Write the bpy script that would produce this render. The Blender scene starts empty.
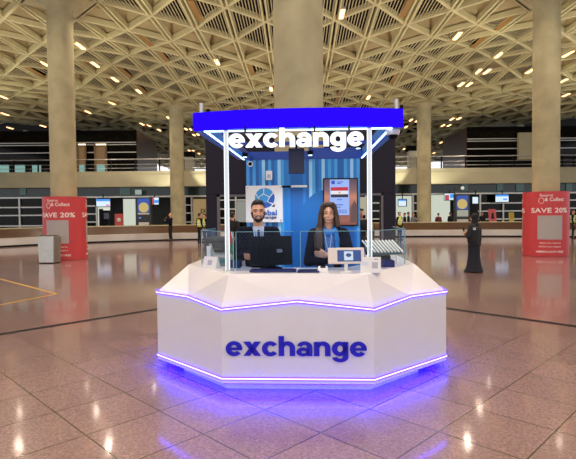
import bpy, bmesh, math, random
from mathutils import Vector, Matrix, Euler
random.seed(7)
S = bpy.context.scene
COL = S.collection
PI = math.pi
def lin(v):
    v /= 255.0
    return v/12.92 if v <= .04045 else ((v+.055)/1.055)**2.4
def rgb(r, g, b): return (lin(r), lin(g), lin(b), 1)

# ------------------------------------------------------------------ camera
F = 490.0
PITCH = math.atan(14.5/F); ROLL = math.radians(-0.55)
cam = bpy.data.cameras.new('camera'); cam.sensor_width = 36; cam.lens = F/576*36; cam.clip_end = 300
camo = bpy.data.objects.new('camera', cam); COL.objects.link(camo)
CR = Matrix.Rotation(PI/2-PITCH, 3, 'X') @ Matrix.Rotation(ROLL, 3, 'Z')
camo.matrix_world = Matrix.Translation((0, 0, 1.6)) @ CR.to_4x4()
S.camera = camo
def at(px, py, Y):
    """the world point at depth Y seen at photo pixel px, py"""
    d = CR @ Vector(((px-288)/F, -(py-229.5)/F, -1))
    return Vector((0, 0, 1.6)) + d*(Y/d.y)

# ------------------------------------------------------------------ materials
MATS = {}
def mat(name, col, rough=.5, metal=0., var=0., scale=8., emit=None, es=0., bump=0., coat=0., spec=None, stretch=None):
    if name in MATS: return MATS[name]
    m = bpy.data.materials.new(name); m.use_nodes = True
    nt = m.node_tree; b = nt.nodes['Principled BSDF']
    b.inputs['Base Color'].default_value = col
    b.inputs['Roughness'].default_value = rough
    b.inputs['Metallic'].default_value = metal
    if coat: b.inputs['Coat Weight'].default_value = coat
    if spec is not None: b.inputs['Specular IOR Level'].default_value = spec
    if emit: b.inputs['Emission Color'].default_value = emit; b.inputs['Emission Strength'].default_value = es
    if var or bump:
        tc = nt.nodes.new('ShaderNodeTexCoord'); no = nt.nodes.new('ShaderNodeTexNoise')
        no.inputs['Scale'].default_value = scale; no.inputs['Detail'].default_value = 5
        src = tc.outputs['Object']
        if stretch:
            mp = nt.nodes.new('ShaderNodeMapping'); mp.inputs['Scale'].default_value = stretch
            nt.links.new(src, mp.inputs['Vector']); src = mp.outputs['Vector']
        nt.links.new(src, no.inputs['Vector'])
        if var:
            r = nt.nodes.new('ShaderNodeValToRGB')
            r.color_ramp.elements[0].position = .3; r.color_ramp.elements[1].position = .7
            r.color_ramp.elements[0].color = tuple(x*(1-var) for x in col[:3])+(1,)
            r.color_ramp.elements[1].color = tuple(min(1, x*(1+var)) for x in col[:3])+(1,)
            nt.links.new(no.outputs['Fac'], r.inputs['Fac']); nt.links.new(r.outputs['Color'], b.inputs['Base Color'])
        if bump:
            bp = nt.nodes.new('ShaderNodeBump'); bp.inputs['Strength'].default_value = bump; bp.inputs['Distance'].default_value = .02
            nt.links.new(no.outputs['Fac'], bp.inputs['Height']); nt.links.new(bp.outputs['Normal'], b.inputs['Normal'])
    MATS[name] = m
    return m
def glow(name, col, s): return mat(name, (.02, .02, .02, 1), .4, emit=col, es=s)
def glass(name, tint=(.95, .98, .99, 1), refl=.07):
    if name in MATS: return MATS[name]
    m = bpy.data.materials.new(name); m.use_nodes = True; nt = m.node_tree
    for n in list(nt.nodes): nt.nodes.remove(n)
    o = nt.nodes.new('ShaderNodeOutputMaterial'); mx = nt.nodes.new('ShaderNodeMixShader')
    t = nt.nodes.new('ShaderNodeBsdfTransparent'); t.inputs['Color'].default_value = tint
    g = nt.nodes.new('ShaderNodeBsdfGlossy'); g.inputs['Roughness'].default_value = .02
    lw = nt.nodes.new('ShaderNodeLayerWeight'); lw.inputs['Blend'].default_value = .5
    p = nt.nodes.new('ShaderNodeMath'); p.operation = 'POWER'; p.inputs[1].default_value = 4; nt.links.new(lw.outputs['Facing'], p.inputs[0])
    q = nt.nodes.new('ShaderNodeMath'); q.operation = 'MULTIPLY_ADD'; q.inputs[1].default_value = refl*3; q.inputs[2].default_value = refl*.12; nt.links.new(p.outputs[0], q.inputs[0])
    nt.links.new(q.outputs[0], mx.inputs['Fac']); nt.links.new(t.outputs[0], mx.inputs[1]); nt.links.new(g.outputs[0], mx.inputs[2])
    nt.links.new(mx.outputs[0], o.inputs['Surface']); MATS[name] = m
    return m

concrete = mat('column_concrete', rgb(172, 164, 130), .75, var=.16, scale=1.6, bump=.08)
ribm = mat('rib_concrete', rgb(192, 184, 142), .7, var=.10, scale=1.2)
cofm = mat('coffer_concrete', rgb(168, 154, 116), .8, var=.12, scale=.7)
slab_c = mat('slab_concrete', rgb(188, 182, 150), .7, var=.08, scale=.8)
louv = mat('louvre_slat', rgb(176, 166, 128), .6)
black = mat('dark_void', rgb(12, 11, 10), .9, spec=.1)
amber = mat('amber_timber', rgb(150, 112, 52), .5)
white = mat('counter_white', rgb(220, 217, 222), .28, var=.02, scale=3, coat=.2)
whitep = mat('white_plastic', rgb(225, 225, 225), .4)
creamp = mat('cream_plastic', rgb(226, 214, 205), .4)
chrome = mat('chrome', rgb(210, 210, 212), .18, 1.)
steel = mat('brushed_steel', rgb(190, 188, 180), .35, 1., var=.08, scale=6)
alu = mat('aluminium_paint', rgb(200, 200, 195), .35, .5)
dark = mat('dark_plastic', rgb(10, 11, 19), .5, spec=.12)
darkp = mat('portal_charcoal', rgb(30, 28, 42), .5, var=.12, scale=60, spec=.2)
navy = mat('navy_cloth', rgb(13, 16, 34), .9, var=.1, scale=60, spec=.15)
skin = mat('skin', rgb(206, 150, 118), .5, var=.04, scale=30)
hairm = mat('dark_hair', rgb(22, 17, 15), .45, var=.3, scale=120)
hairb = mat('brown_hair', rgb(62, 40, 30), .45, var=.45, scale=30, stretch=(6, 6, .6))
blackc = mat('black_cloth', rgb(14, 15, 20), .8, var=.1, scale=40)
redw = mat('wrap_red', rgb(194, 60, 66), .45, var=.05, scale=5)
hiv = mat('hi_vis', rgb(196, 216, 60), .6, emit=rgb(196, 216, 60), es=0.0)
blue_l = mat('canopy_blue_paint', rgb(20, 120, 225), .35)
blue_d = mat('header_blue_paint', rgb(16, 62, 160), .4)
led_v = glow('led_violet', (.020, .005, 1, 1), 16.)
led_w = glow('led_white', (.42, .36, 1, 1), 4.)
led_c = glow('led_cool_white', (.50, .76, 1, 1), 3.2)
glint_m = glow('post_glint', (.9, .97, 1, 1), 1.1)
under = glow('added_floor_glow', (.001, .0, 1, 1), 220.)
band_m = mat('band_blue', (0, 0, 0, 1), .9, emit=(.024, .003, 1, 1), es=.95, spec=0.)
letter_w = glow('letter_white', (.95, .97, 1, 1), 1.25)
letter_b = mat('letter_blue', rgb(14, 6, 190), .3)
warm_l = glow('warm_lamp', (1, .50, .19, 1), 4.2)
gl = glass('clear_glass')
glb = glass('blue_glass', (.30, .42, .85, 1), .12)
glf = glass('front_glass', (.74, .82, .93, 1), .07)
gedge = mat('glass_edge', rgb(120, 170, 175), .2)

# ------------------------------------------------------------------ mesh builder
class MB:
    def __init__(s): s.v = []; s.f = []
    def add(s, vs, fs):
        n = len(s.v); s.v += [tuple(v) for v in vs]; s.f += [tuple(i+n for i in f) for f in fs]; return s
    def box(s, c, d, rot=None):
        x, y, z = d[0]/2, d[1]/2, d[2]/2
        vs = [Vector(p) for p in ((-x,-y,-z),(x,-y,-z),(x,y,-z),(-x,y,-z),(-x,-y,z),(x,-y,z),(x,y,z),(-x,y,z))]
        if rot: vs = [rot @ v for v in vs]
        c = Vector(c)
        return s.add([v+c for v in vs], [(0,3,2,1),(4,5,6,7),(0,1,5,4),(1,2,6,5),(2,3,7,6),(3,0,4,7)])
    def box2(s, a, b):
        a, b = Vector(a), Vector(b)
        return s.box((a+b)/2, [abs(b[i]-a[i]) for i in range(3)])
    def tube(s, a, b, r, n=12, r2=None, cap=True):
        a, b = Vector(a), Vector(b); r2 = r if r2 is None else r2
        q = (b-a).to_track_quat('Z', 'Y'); vs = []
        for p, rr in ((a, r), (b, r2)):
            vs += [p + q @ Vector((rr*math.cos(2*PI*i/n), rr*math.sin(2*PI*i/n), 0)) for i in range(n)]
        fs = [(i, (i+1) % n, n+(i+1) % n, n+i) for i in range(n)]
        if cap: fs += [tuple(range(n-1, -1, -1)), tuple(range(n, 2*n))]
        return s.add(vs, fs)
    def lathe(s, prof, n=32, c=(0, 0, 0), cap=True):
        c = Vector(c); vs = []
        for r, z in prof: vs += [c+Vector((r*math.cos(2*PI*i/n), r*math.sin(2*PI*i/n), z)) for i in range(n)]
        fs = []
        for k in range(len(prof)-1):
            for i in range(n): fs.append((k*n+i, k*n+(i+1) % n, (k+1)*n+(i+1) % n, (k+1)*n+i))
        if cap: fs += [tuple(range(n-1, -1, -1)), tuple((len(prof)-1)*n+i for i in range(n))]
        return s.add(vs, fs)
    def prism(s, poly, z0, z1):
        n = len(poly)
        vs = [(p[0], p[1], z0) for p in poly]+[(p[0], p[1], z1) for p in poly]
        fs = [tuple(range(n-1, -1, -1)), tuple(range(n, 2*n))]+[(i, (i+1) % n, n+(i+1) % n, n+i) for i in range(n)]
        return s.add(vs, fs)
    def cap(s, p1, r1, p2, r2, n=12, m=4):
        """tapered capsule"""
        p1, p2 = Vector(p1), Vector(p2); ax = p2-p1; q = ax.to_track_quat('Z', 'Y'); rings = []
        for i in range(m+1):
            t = -PI/2 + PI/2*i/m; rings.append((p1, r1*math.cos(t), r1*math.sin(t)))
        for i in range(m+1):
            t = PI/2*i/m; rings.append((p2, r2*math.cos(t), r2*math.sin(t)))
        vs = []
        for p, r, h in rings:
            r = max(r, 1e-4)
            vs += [p+q @ Vector((r*math.cos(2*PI*i/n), r*math.sin(2*PI*i/n), h)) for i in range(n)]
        fs = []
        for k in range(len(rings)-1):
            for i in range(n): fs.append((k*n+i, k*n+(i+1) % n, (k+1)*n+(i+1) % n, (k+1)*n+i))
        fs += [tuple(range(n-1, -1, -1)), tuple((len(rings)-1)*n+i for i in range(n))]
        return s.add(vs, fs)
    def ell(s, c, r, rot=None, n=16, m=10):
        c = Vector(c); vs = []
        for k in range(m+1):
            t = -PI/2+PI*k/m
            for i in range(n):
                v = Vector((r[0]*max(math.cos(t), 1e-3)*math.cos(2*PI*i/n), r[1]*max(math.cos(t), 1e-3)*math.sin(2*PI*i/n), r[2]*math.sin(t)))
                vs.append(c+(rot @ v if rot else v))
        fs = []
        for k in range(m):
            for i in range(n): fs.append((k*n+i, k*n+(i+1) % n, (k+1)*n+(i+1) % n, (k+1)*n+i))
        fs += [tuple(range(n-1, -1, -1)), tuple(m*n+i for i in range(n))]
        return s.add(vs, fs)
    def chain(s, pts, r, n=10):
        for a, b in zip(pts, pts[1:]): s.cap(a, r, b, r, n, 3)
        return s
    def mesh(s, name):
        me = bpy.data.meshes.new(name); me.from_pydata(s.v, [], s.f); me.update(); return me
    def build(s, name, m, parent=None, bevel=0, smooth=False, remesh=0, sm=2):
        me = s.mesh(name); o = bpy.data.objects.new(name, me); COL.objects.link(o)
        if remesh:
            r = o.modifiers.new('r', 'REMESH'); r.mode = 'VOXEL'; r.voxel_size = remesh
            if sm:
                k = o.modifiers.new('s', 'SMOOTH'); k.iterations = sm; k.factor = .5
            o.data = bake(o); smooth = True
        elif bevel:
            b = o.modifiers.new('b', 'BEVEL'); b.width = bevel; b.segments = 2; b.limit_method = 'ANGLE'; b.angle_limit = math.radians(35)
            o.data = bake(o)
        if smooth:
            for p in o.data.polygons: p.use_smooth = True
            if not remesh:
                o.data.set_sharp_from_angle(angle=math.radians(40))
        o.data.materials.clear(); o.data.materials.append(m)
        if parent: o.parent = parent
        return o
def bake(o):
    dg = bpy.context.evaluated_depsgraph_get(); dg.update()
    me = bpy.data.meshes.new_from_object(o.evaluated_get(dg)); o.modifiers.clear()
    return me
def tag(o, label=None, cat=None, group=None, kind=None):
    if label: o['label'] = label
    if cat: o['category'] = cat
    if group: o['group'] = group
    if kind: o['kind'] = kind
    return o
def empty(name, loc=(0, 0, 0), rz=0, label=None, cat=None, group=None, kind=None):
    o = bpy.data.objects.new(name, None); COL.objects.link(o); o.location = loc; o.rotation_euler = (0, 0, rz)
    o.empty_display_size = .1
    return tag(o, label, cat, group, kind)
def copy_tree(o, parent=None):
    c = o.copy(); COL.objects.link(c)
    if parent: c.parent = parent
    for ch in list(o.children): copy_tree(ch, c)
    return c
def sub(o, root):
    """parent a top-level mesh built in world space to a root, keeping its place"""
    o.parent = root
    o.matrix_parent_inverse = (Matrix.Translation(root.location) @ root.rotation_euler.to_matrix().to_4x4()).inverted()
    return o
def facing(o, rot3, loc):
    o.matrix_local = Matrix.Translation(loc) @ rot3.to_4x4(); return o

# text -> MB in the XZ plane facing -Y, centred, fitted to w x h
def text_mb(body, w, h=None, depth=.01, bold=0., grow=None):
    c = bpy.data.curves.new('t', 'FONT'); c.body = body; c.size = 1; c.offset = bold; c.extrude = .5; c.resolution_u = 5; c.space_character = 1+bold*2.2
    o = bpy.data.objects.new('t', c); COL.objects.link(o)
    dg = bpy.context.evaluated_depsgraph_get(); dg.update()
    me = bpy.data.meshes.new_from_object(o.evaluated_get(dg))
    bpy.data.objects.remove(o)
    xs = [v.co.x for v in me.vertices]; ys = [v.co.y for v in me.vertices]
    x0, x1, y0, y1 = min(xs), max(xs), min(ys), max(ys)
    kx = w/(x1-x0); kz = (h/(y1-y0)) if h else kx
    mb = MB()
    mb.add([((v.co.x-(x0+x1)/2)*kx, -v.co.z*depth, (v.co.y-(y0+y1)/2)*kz) for v in me.vertices], [tuple(p.vertices) for p in me.polygons])
    return mb

def heavy_word(word, w, h, depth):
    """heavy grotesque lower case lettering drawn from rings and bars, in the XZ plane facing -Y"""
    mb = MB(); x0 = 0.
    def poly(pts):
        n = len(pts); mb.add([(x+x0, -.5, z) for x, z in pts]+[(x+x0, .5, z) for x, z in pts], [tuple(range(n)), tuple(range(2*n-1, n-1, -1))]+[(i, n+i, n+(i+1) % n, (i+1) % n) for i in range(n)])
    def bar(a, b, c, d): poly([(a, c), (b, c), (b, d), (a, d)])
    def ring(co, ro, ci, ri, a0, a1, n=28):
        for i in range(n):
            t0, t1 = [math.radians(a0+(a1-a0)*k/n) for k in (i, i+1)]
            f = lambda c, r, t: (c[0]+r[0]*math.cos(t), c[1]+r[1]*math.sin(t))
            poly([f(ci, ri, t0), f(co, ro, t0), f(co, ro, t1), f(ci, ri, t1)])
    for ch in word:
        if ch == 'e': ring((.55, .5), (.55, .53), (.56, .5), (.20, .27), 0, 322); bar(.25, 1.09, .40, .575); adv = 1.12
        elif ch == 'c': ring((.55, .5), (.55, .53), (.57, .5), (.20, .26), 38, 322); adv = 1.05
        elif ch == 'x': poly([(0, 1), (.72, 0), (1.16, 0), (.44, 1)]); poly([(0, 0), (.44, 0), (1.16, 1), (.72, 1)]); adv = 1.17
        elif ch in 'nh': bar(0, .36, 0, 1.40 if ch == 'h' else 1.); bar(.72, 1.08, 0, .56); ring((.60, .55), (.48, .48), (.54, .55), (.18, .20), 0, 165); adv = 1.11
        elif ch == 'a': bar(.68, 1.04, 0, .66); ring((.54, .64), (.50, .39), (.52, .62), (.16, .17), 0, 168); ring((.42, .29), (.42, .31), (.47, .28), (.15, .10), 0, 360); adv = 1.09
        elif ch == 'g': bar(.72, 1.08, -.05, 1.); ring((.50, .52), (.50, .51), (.54, .52), (.18, .24), 0, 360); ring((.55, -.05), (.53, .37), (.54, -.05), (.18, .13), 188, 360); adv = 1.12
        x0 += adv+.05
    xs = [v[0] for v in mb.v]; zs = [v[2] for v in mb.v]; a, b, c, d = min(xs), max(xs), min(zs), max(zs)
    mb.v = [((x-(a+b)/2)*w/(b-a), y*depth, (z-(c+d)/2)*h/(d-c)) for x, y, z in mb.v]
    return mb

# ------------------------------------------------------------------ floor
def floor_mat():
    m = bpy.data.materials.new('polished_terrazzo'); m.use_nodes = True; nt = m.node_tree; N = nt.nodes; L = nt.links
    b = N['Principled BSDF']; tc = N.new('ShaderNodeTexCoord')
    mp = N.new('ShaderNodeMapping'); mp.inputs['Rotation'].default_value = (0, 0, -PI/4)
    L.new(tc.outputs['Object'], mp.inputs['Vector'])
    sp = N.new('ShaderNodeSeparateXYZ'); L.new(mp.outputs['Vector'], sp.inputs[0])
    def math_(op, a, b_=None):
        n = N.new('ShaderNodeMath'); n.operation = op
        for i, v in enumerate((a, b_)):
            if v is None: continue
            if isinstance(v, (int, float)): n.inputs[i].default_value = v
            else: L.new(v, n.inputs[i])
        return n.outputs[0]
    T = .610
    ju = math_('ABSOLUTE', math_('SUBTRACT', math_('FRACT', math_('DIVIDE', math_('ADD', sp.outputs[0], 61-1.45+.305), T)), .5))
    jv = math_('ABSOLUTE', math_('SUBTRACT', math_('FRACT', math_('DIVIDE', math_('ADD', sp.outputs[1], 61-4.79+.305), T)), .5))
    j = math_('LESS_THAN', math_('MINIMUM', ju, jv), .0085)
    cu = math_('FLOOR', math_('DIVIDE', math_('ADD', sp.outputs[0], 61-1.45), T)); cv = math_('FLOOR', math_('DIVIDE', math_('ADD', sp.outputs[1], 61-4.79), T))
    cb = N.new('ShaderNodeCombineXYZ'); L.new(cu, cb.inputs[0]); L.new(cv, cb.inputs[1])
    wn = N.new('ShaderNodeTexWhiteNoise'); wn.noise_dimensions = '2D'; L.new(cb.outputs[0], wn.inputs['Vector'])
    vo = N.new('ShaderNodeTexVoronoi'); vo.inputs['Scale'].default_value = 55; L.new(tc.outputs['Object'], vo.inputs['Vector'])
    no = N.new('ShaderNodeTexNoise'); no.inputs['Scale'].default_value = 45; no.inputs['Detail'].default_value = 6; L.new(tc.outputs['Object'], no.inputs['Vector'])
    r = N.new('ShaderNodeValToRGB'); r.color_ramp.elements[0].color = rgb(134, 104, 104); r.color_ramp.elements[1].color = rgb(168, 136, 134)
    r.color_ramp.elements[0].position = .32; r.color_ramp.elements[1].position = .72
    L.new(no.outputs['Fac'], r.inputs['Fac'])
    mx = N.new('ShaderNodeMixRGB'); mx.blend_type = 'MULTIPLY'; mx.inputs['Fac'].default_value = .35
    L.new(r.outputs['Color'], mx.inputs['Color1']); L.new(vo.outputs['Color'], mx.inputs['Color2'])
    hs = N.new('ShaderNodeHueSaturation'); L.new(math_('ADD', math_('MULTIPLY', wn.outputs['Value'], .16), .92), hs.inputs['Value']); L.new(mx.outputs[0], hs.inputs['Color'])
    # grey speckle only: drop the hue of the voronoi cells
    bw = N.new('ShaderNodeRGBToBW'); L.new(vo.outputs['Color'], bw.inputs[0]); L.new(bw.outputs[0], mx.inputs['Color2'])
    m2 = N.new('ShaderNodeMixRGB'); L.new(j, m2.inputs['Fac']); L.new(hs.outputs[0], m2.inputs['Color1']); m2.inputs['Color2'].default_value = rgb(40, 30, 32)
    L.new(m2.outputs[0], b.inputs['Base Color'])
    b.inputs['IOR'].default_value = 1.45; b.inputs['Coat Weight'].default_value = .75; b.inputs['Coat Roughness'].default_value = .085; b.inputs['Coat IOR'].default_value = 1.5
    n3 = N.new('ShaderNodeTexNoise'); n3.inputs['Scale'].default_value = 1.3; n3.inputs['Detail'].default_value = 3; L.new(tc.outputs['Object'], n3.inputs['Vector'])
    L.new(math_('ADD', math_('MULTIPLY', n3.outputs['Fac'], .03), .25), b.inputs['Roughness'])
    return m
fl = MB().box2((-60, -14, -.2), (60, 95, 0)).build('floor', floor_mat()); tag(fl, kind='structure')
strip_m = mat('floor_strip', rgb(16, 14, 22), .4, spec=.12)
yel = mat('yellow_line', rgb(196, 150, 40), .4)
def floor_line(name, a, b, w, m, parent=None, z=.003):
    a, b = Vector(a), Vector(b); d = (b-a).normalized(); n = Vector((-d.y, d.x, 0))*w/2
    return MB().prism([(a-n)[:2], (b-n)[:2], (b+n)[:2], (a+n)[:2]][::1], 0.0002, z)
for k, (a, b) in enumerate((((-9.5, 1.15, 0), (.05, 10.7, 0)), ((.05, 10.9, 0), (9.5, 1.2, 0)))):
    tag(floor_line('', a, b, .13, strip_m).build('trim_%d' % (k+1), strip_m), kind='structure')
yr = empty('floor_marking', (-5.5, 10.4, 0), label='yellow painted angle line on floor left of the booth', cat='floor marking')
for a, b in (((0, 279), (57, 294)), ((0, 305), (57, 294))):
    pa, pb = [Vector((0, 0, 1.6))+(lambda d: d*(-1.6/d.z))(CR @ Vector(((q[0]-288)/F, -(q[1]-229.5)/F, -1))) for q in (a, b)]
    sub(floor_line('', pa, pb, .055, yel, z=.004).build('line', yel), yr)

# ------------------------------------------------------------------ ceiling: vaults of a triangulated rib grid on the column grid
SP = 1.52; X0, Y0, YAW = .57, 18.5, .022; ZC = 9.62
def zc(p, q):
    u = ((q-p-6) % 12)/12; v = ((q+p-6) % 12)/12
    return ZC + .55*math.sin(PI*u)*math.sin(PI*v)
def cpt(p, q, dz=0):
    return Vector((X0+p*SP+YAW*q*SP, Y0+q*SP-YAW*p*SP, zc(p, q)+dz))
ribs, twin, slats, back, cof, amb, plate = MB(), MB(), MB(), MB(), MB(), MB(), MB()
def beam(mb, a, b, w0, w1, h, off=0., lift=0.):
    a, b = Vector(a), Vector(b); d = (b-a); d.z = 0; d.normalize(); n = Vector((-d.y, d.x, 0)); o = n*off; up = Vector((0, 0, 1))
    vs = []
    for p in (a, b):
        p = p+o+up*lift
        vs += [p-n*w0/2, p+n*w0/2, p+n*w1/2+up*h, p-n*w1/2+up*h]
    mb.add(vs, [(0, 4, 5, 1), (1, 5, 6, 2), (3, 7, 4, 0), (2, 6, 7, 3)])
done = set()
def is_col(p, q): return p % 6 == 0 and q % 6 == 0 and (p//6+q//6) % 2 != 0
def near_col(p, q, r):
    for a in range(p-r, p+r+1):
        for b_ in range(q-r, q+r+1):
            if is_col(a, b_) and abs(a-p)+abs(b_-q) <= r: return True
    return False
for q in range(-18, 48):
    for p in range(-32, 32):
        if (p+q) % 2: continue
        c = cpt(p, q)
        if c.y < -6 or c.y > 88: continue
        if c.y > 44 and not (-20 < c.x < 22): continue
        if abs(c.x) > 44: continue
        if c.y > 3 and abs(c.x) > c.y*.75+11: continue
        A, B, Lf, R = (p, q-1), (p, q+1), (p-1, q), (p+1, q)
        for e in ((A, Lf), (A, R), (B, Lf), (B, R)):
            k = tuple(sorted(e))
            if k in done: continue
            done.add(k); beam(ribs, cpt(*e[0]), cpt(*e[1]), .13, .24, .20)
        if is_col(p, q):
            plate.add([cpt(*A, .0), cpt(*R, .0), cpt(*B, .0), cpt(*Lf, .0)], [(0, 3, 2, 1)])
            continue
        for o in (-.10, .10): beam(twin, cpt(*A), cpt(*B), .075, .10, .22, o, -.01)
        strip = (q-p-6) % 12 == 0 or (q+p-6) % 12 == 0
        h = random.Random(p*977+q*131)
        for sgn, T in ((-1, Lf), (1, R)):
            solid = (strip or (near_col(p, q, 2) and h.random() < .5) or (near_col(p, q, 3) and h.random() < .25) or h.random() < (.22 if c.y > 22 else .04))
            pz = .18 if solid else .06
            a, b, t = cpt(*A, pz), cpt(*B, pz), cpt(*T, pz)
            if solid:
                ap = (a*.32+b*.32+t*.36)+Vector((0, 0, .75))
                ia, ib, it = a*.45+ap*.55, b*.45+ap*.55, t*.45+ap*.55
                for v in (ia, ib, it): v.z -= .10
                cof.add([a, b, t, ia, ib, it, ap], [(0, 1, 4, 3), (1, 2, 5, 4), (2, 0, 3, 5), (3, 4, 6), (4, 5, 6), (5, 3, 6)] )
                continue
            a2, b2, t2 = [v+Vector((0, 0, .25)) for v in (a, b, t)]
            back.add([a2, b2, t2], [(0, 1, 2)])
            if c.y > 46: continue
            n = 12 if c.y < 24 else 9 if c.y < 34 else 7
            ad = Vector((0, 0, .04)); g = .5*(a+b)
            ex = Vector((1, -YAW, 0))*sgn; ey = Vector((YAW, 1, 0)); sl_z = (t.z-g.z)/SP
            has_amb = (p*3+q*5) % 7 in (0, 3) and sgn == (1 if c.x < 0 else -1)
            for i in range(n):
                x = SP*(i+.55)/n; hl = SP-x-.12
                if hl < .06: continue
                w = SP/n*.30
                if has_amb and .16 < x < .44: continue
                P0 = g+ex*x+Vector((0, 0, sl_z*x)); za = (b.z-a.z)/(2*SP)
                e1 = P0-ey*hl-Vector((0, 0, za*hl)); e2 = P0+ey*hl+Vector((0, 0, za*hl)); hw = ex*w/2; up = Vector((0, 0, .025))
                slats.add([e1-hw, e1+hw, e2+hw, e2-hw, e1-hw+up, e1+hw+up, e2+hw+up, e2-hw+up], [(0, 1, 2, 3), (0, 3, 7, 4), (1, 5, 6, 2)])
            if has_amb:
                x = .30; P0 = g+ex*x; hl = SP-x-.2
                amb.add([P0-ey*hl-ex*.13, P0-ey*hl+ex*.13, P0+ey*hl+ex*.13, P0+ey*hl-ex*.13], [(0, 1, 2, 3)])
ceil = empty('ceiling', (0, 18, ZC), kind='structure')
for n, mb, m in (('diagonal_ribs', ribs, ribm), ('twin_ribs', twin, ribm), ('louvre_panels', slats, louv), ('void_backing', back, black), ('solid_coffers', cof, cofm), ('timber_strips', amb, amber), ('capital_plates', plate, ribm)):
    sub(mb.build(n, m), ceil)
# roof slab above the vaults
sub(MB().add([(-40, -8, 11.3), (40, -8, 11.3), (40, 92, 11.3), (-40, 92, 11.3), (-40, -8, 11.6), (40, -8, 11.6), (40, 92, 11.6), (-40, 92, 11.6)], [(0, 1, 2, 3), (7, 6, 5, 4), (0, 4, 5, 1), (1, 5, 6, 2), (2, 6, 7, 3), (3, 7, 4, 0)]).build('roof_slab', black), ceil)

# columns
def column(name, x, y, r, label):
    n = 40
    o = MB().lathe([(r, 0), (r, ZC-.25), (r+.05, ZC-.12), (r+.35, ZC+.05)], n, (x, y, 0)).build(name, concrete, smooth=True)
    return tag(o, label, 'column', kind='structure')
CL = cpt(-6, 0); CRt = cpt(6, 0)
column('column', .245, 10.2, .51, 'thick concrete column rising behind the exchange booth')
column('column', CL.x+.03, CL.y, .465, 'concrete column standing in the left red banner drum')
column('column', CRt.x-.07, CRt.y, .465, 'concrete column standing in the right red banner drum')
c = at(177.5, 200, 36.5); column('column', c.x, 36.5, .51, 'far concrete column by the man on the phone')
c = at(424, 200, 36.5); column('column', c.x, 36.5, .51, 'far concrete column right of the booth')

# ceiling lights
LP = [(80,46),(95,64.5),(115,79.5),(139,91.5),(112,103),(88,112),(45,64),(3,97),(5,114),(10,128),(43,126),(27,132),(142,124),(149,125.5),(159,130),(168,117.5),
      (217,62),(271,89),(342,14),(368.5,97.5),(457.5,36),(499,55),(478,71.5),(487,71.5),(461,84.5),(469,84.5),(530,71),(568,54),(563,81),(566,95),
      (452,119),(459,118.5),(443,125.5),(449,125.5),(411,120),(417,121),(406,127),(186,129),(191,129.5),(194,135),(198,134.5),(189,150.5),(193,150.5),(199,153.5),(404,149),(413,146.5),(441,142.5),(434,153)]
proto = None; lamp_pts = []
for i, (px, py) in enumerate(LP):
    d = CR @ Vector(((px-288)/F, -(py-229.5)/F, -1)); z_ = ZC+.2
    for _ in range(6):
        P = Vector((0, 0, 1.6))+d*((z_-1.6)/d.z); q_ = (P.y-Y0+YAW*(P.x-X0))/SP; p_ = (P.x-X0-YAW*(P.y-Y0))/SP; z_ = zc(p_, q_)-.02
    if proto is None:
        r = empty('ceiling_light', P, -YAW)
        MB().box((0, 0, .05), (.24, 1.0, .1)).build('housing', alu, r)
        MB().box((0, 0, -.012), (.17, .92, .03)).build('diffuser', warm_l, r)
        proto = r
    else: r = copy_tree(proto); r.location = P
    side = 'left of the booth' if px < 190 else 'over the booth' if px < 400 else 'right of the booth'
    tag(r, 'warm glowing linear lamp among the ceiling ribs %s' % side, 'ceiling light', 'ceiling lamps '+side)
    lamp_pts.append(P)
for j in range(11):
    for i in range(8):
        x = -15.5+4.4*i+(2.2 if j % 2 else 0); y = -5+4.1*j
        if abs(x) > 6+max(y, 0)*.6 or min((x-a)**2+(y-b)**2 for a, b in ((.2, 10.2), (CL.x, CL.y), (CRt.x, CRt.y), (-8.2, 36.5), (10.1, 36.5))) < 4: continue
        l = bpy.data.lights.new('ceiling_spot', 'SPOT'); l.energy = 330; l.color = (1, .80, .62); l.spot_size = math.radians(150); l.spot_blend = .8; l.shadow_soft_size = .11
        o = bpy.data.objects.new('ceiling_spot', l); COL.objects.link(o); o.location = (x, y, ZC-.05)
for (x, y, en) in ((.25, 10.2, 420), (CL.x, CL.y, 520), (CRt.x, CRt.y, 620), (-8, 36.5, 220), (10, 36.5, 220), (.9, 27.6, 520), (-26, 18, 700), (27, 18, 700), (-18, 9, 500), (18, 9, 500), (-18, 27, 600), (19, 27, 700), (.9, 46, 700), (-9, 1, 500), (9, 1, 500), (.5, 64, 700)):  # unseen spots without fittings, added to brighten the ceiling
    for i in range(4):
        a = i*PI/2+PI/4
        l = bpy.data.lights.new('added_uplight', 'SPOT'); l.energy = en*1.45; l.color = (1, .93, .74); l.spot_size = math.radians(84); l.spot_blend = .5; l.shadow_soft_size = .1
        o = bpy.data.objects.new('added_uplight', l); COL.objects.link(o); o.location = (x+.95*math.cos(a), y+.95*math.sin(a), 3.4); o.rotation_euler = Vector((math.cos(a)*math.sin(.72), math.sin(a)*math.sin(.72), math.cos(.72))).to_track_quat('-Z', 'Y').to_euler()

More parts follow.
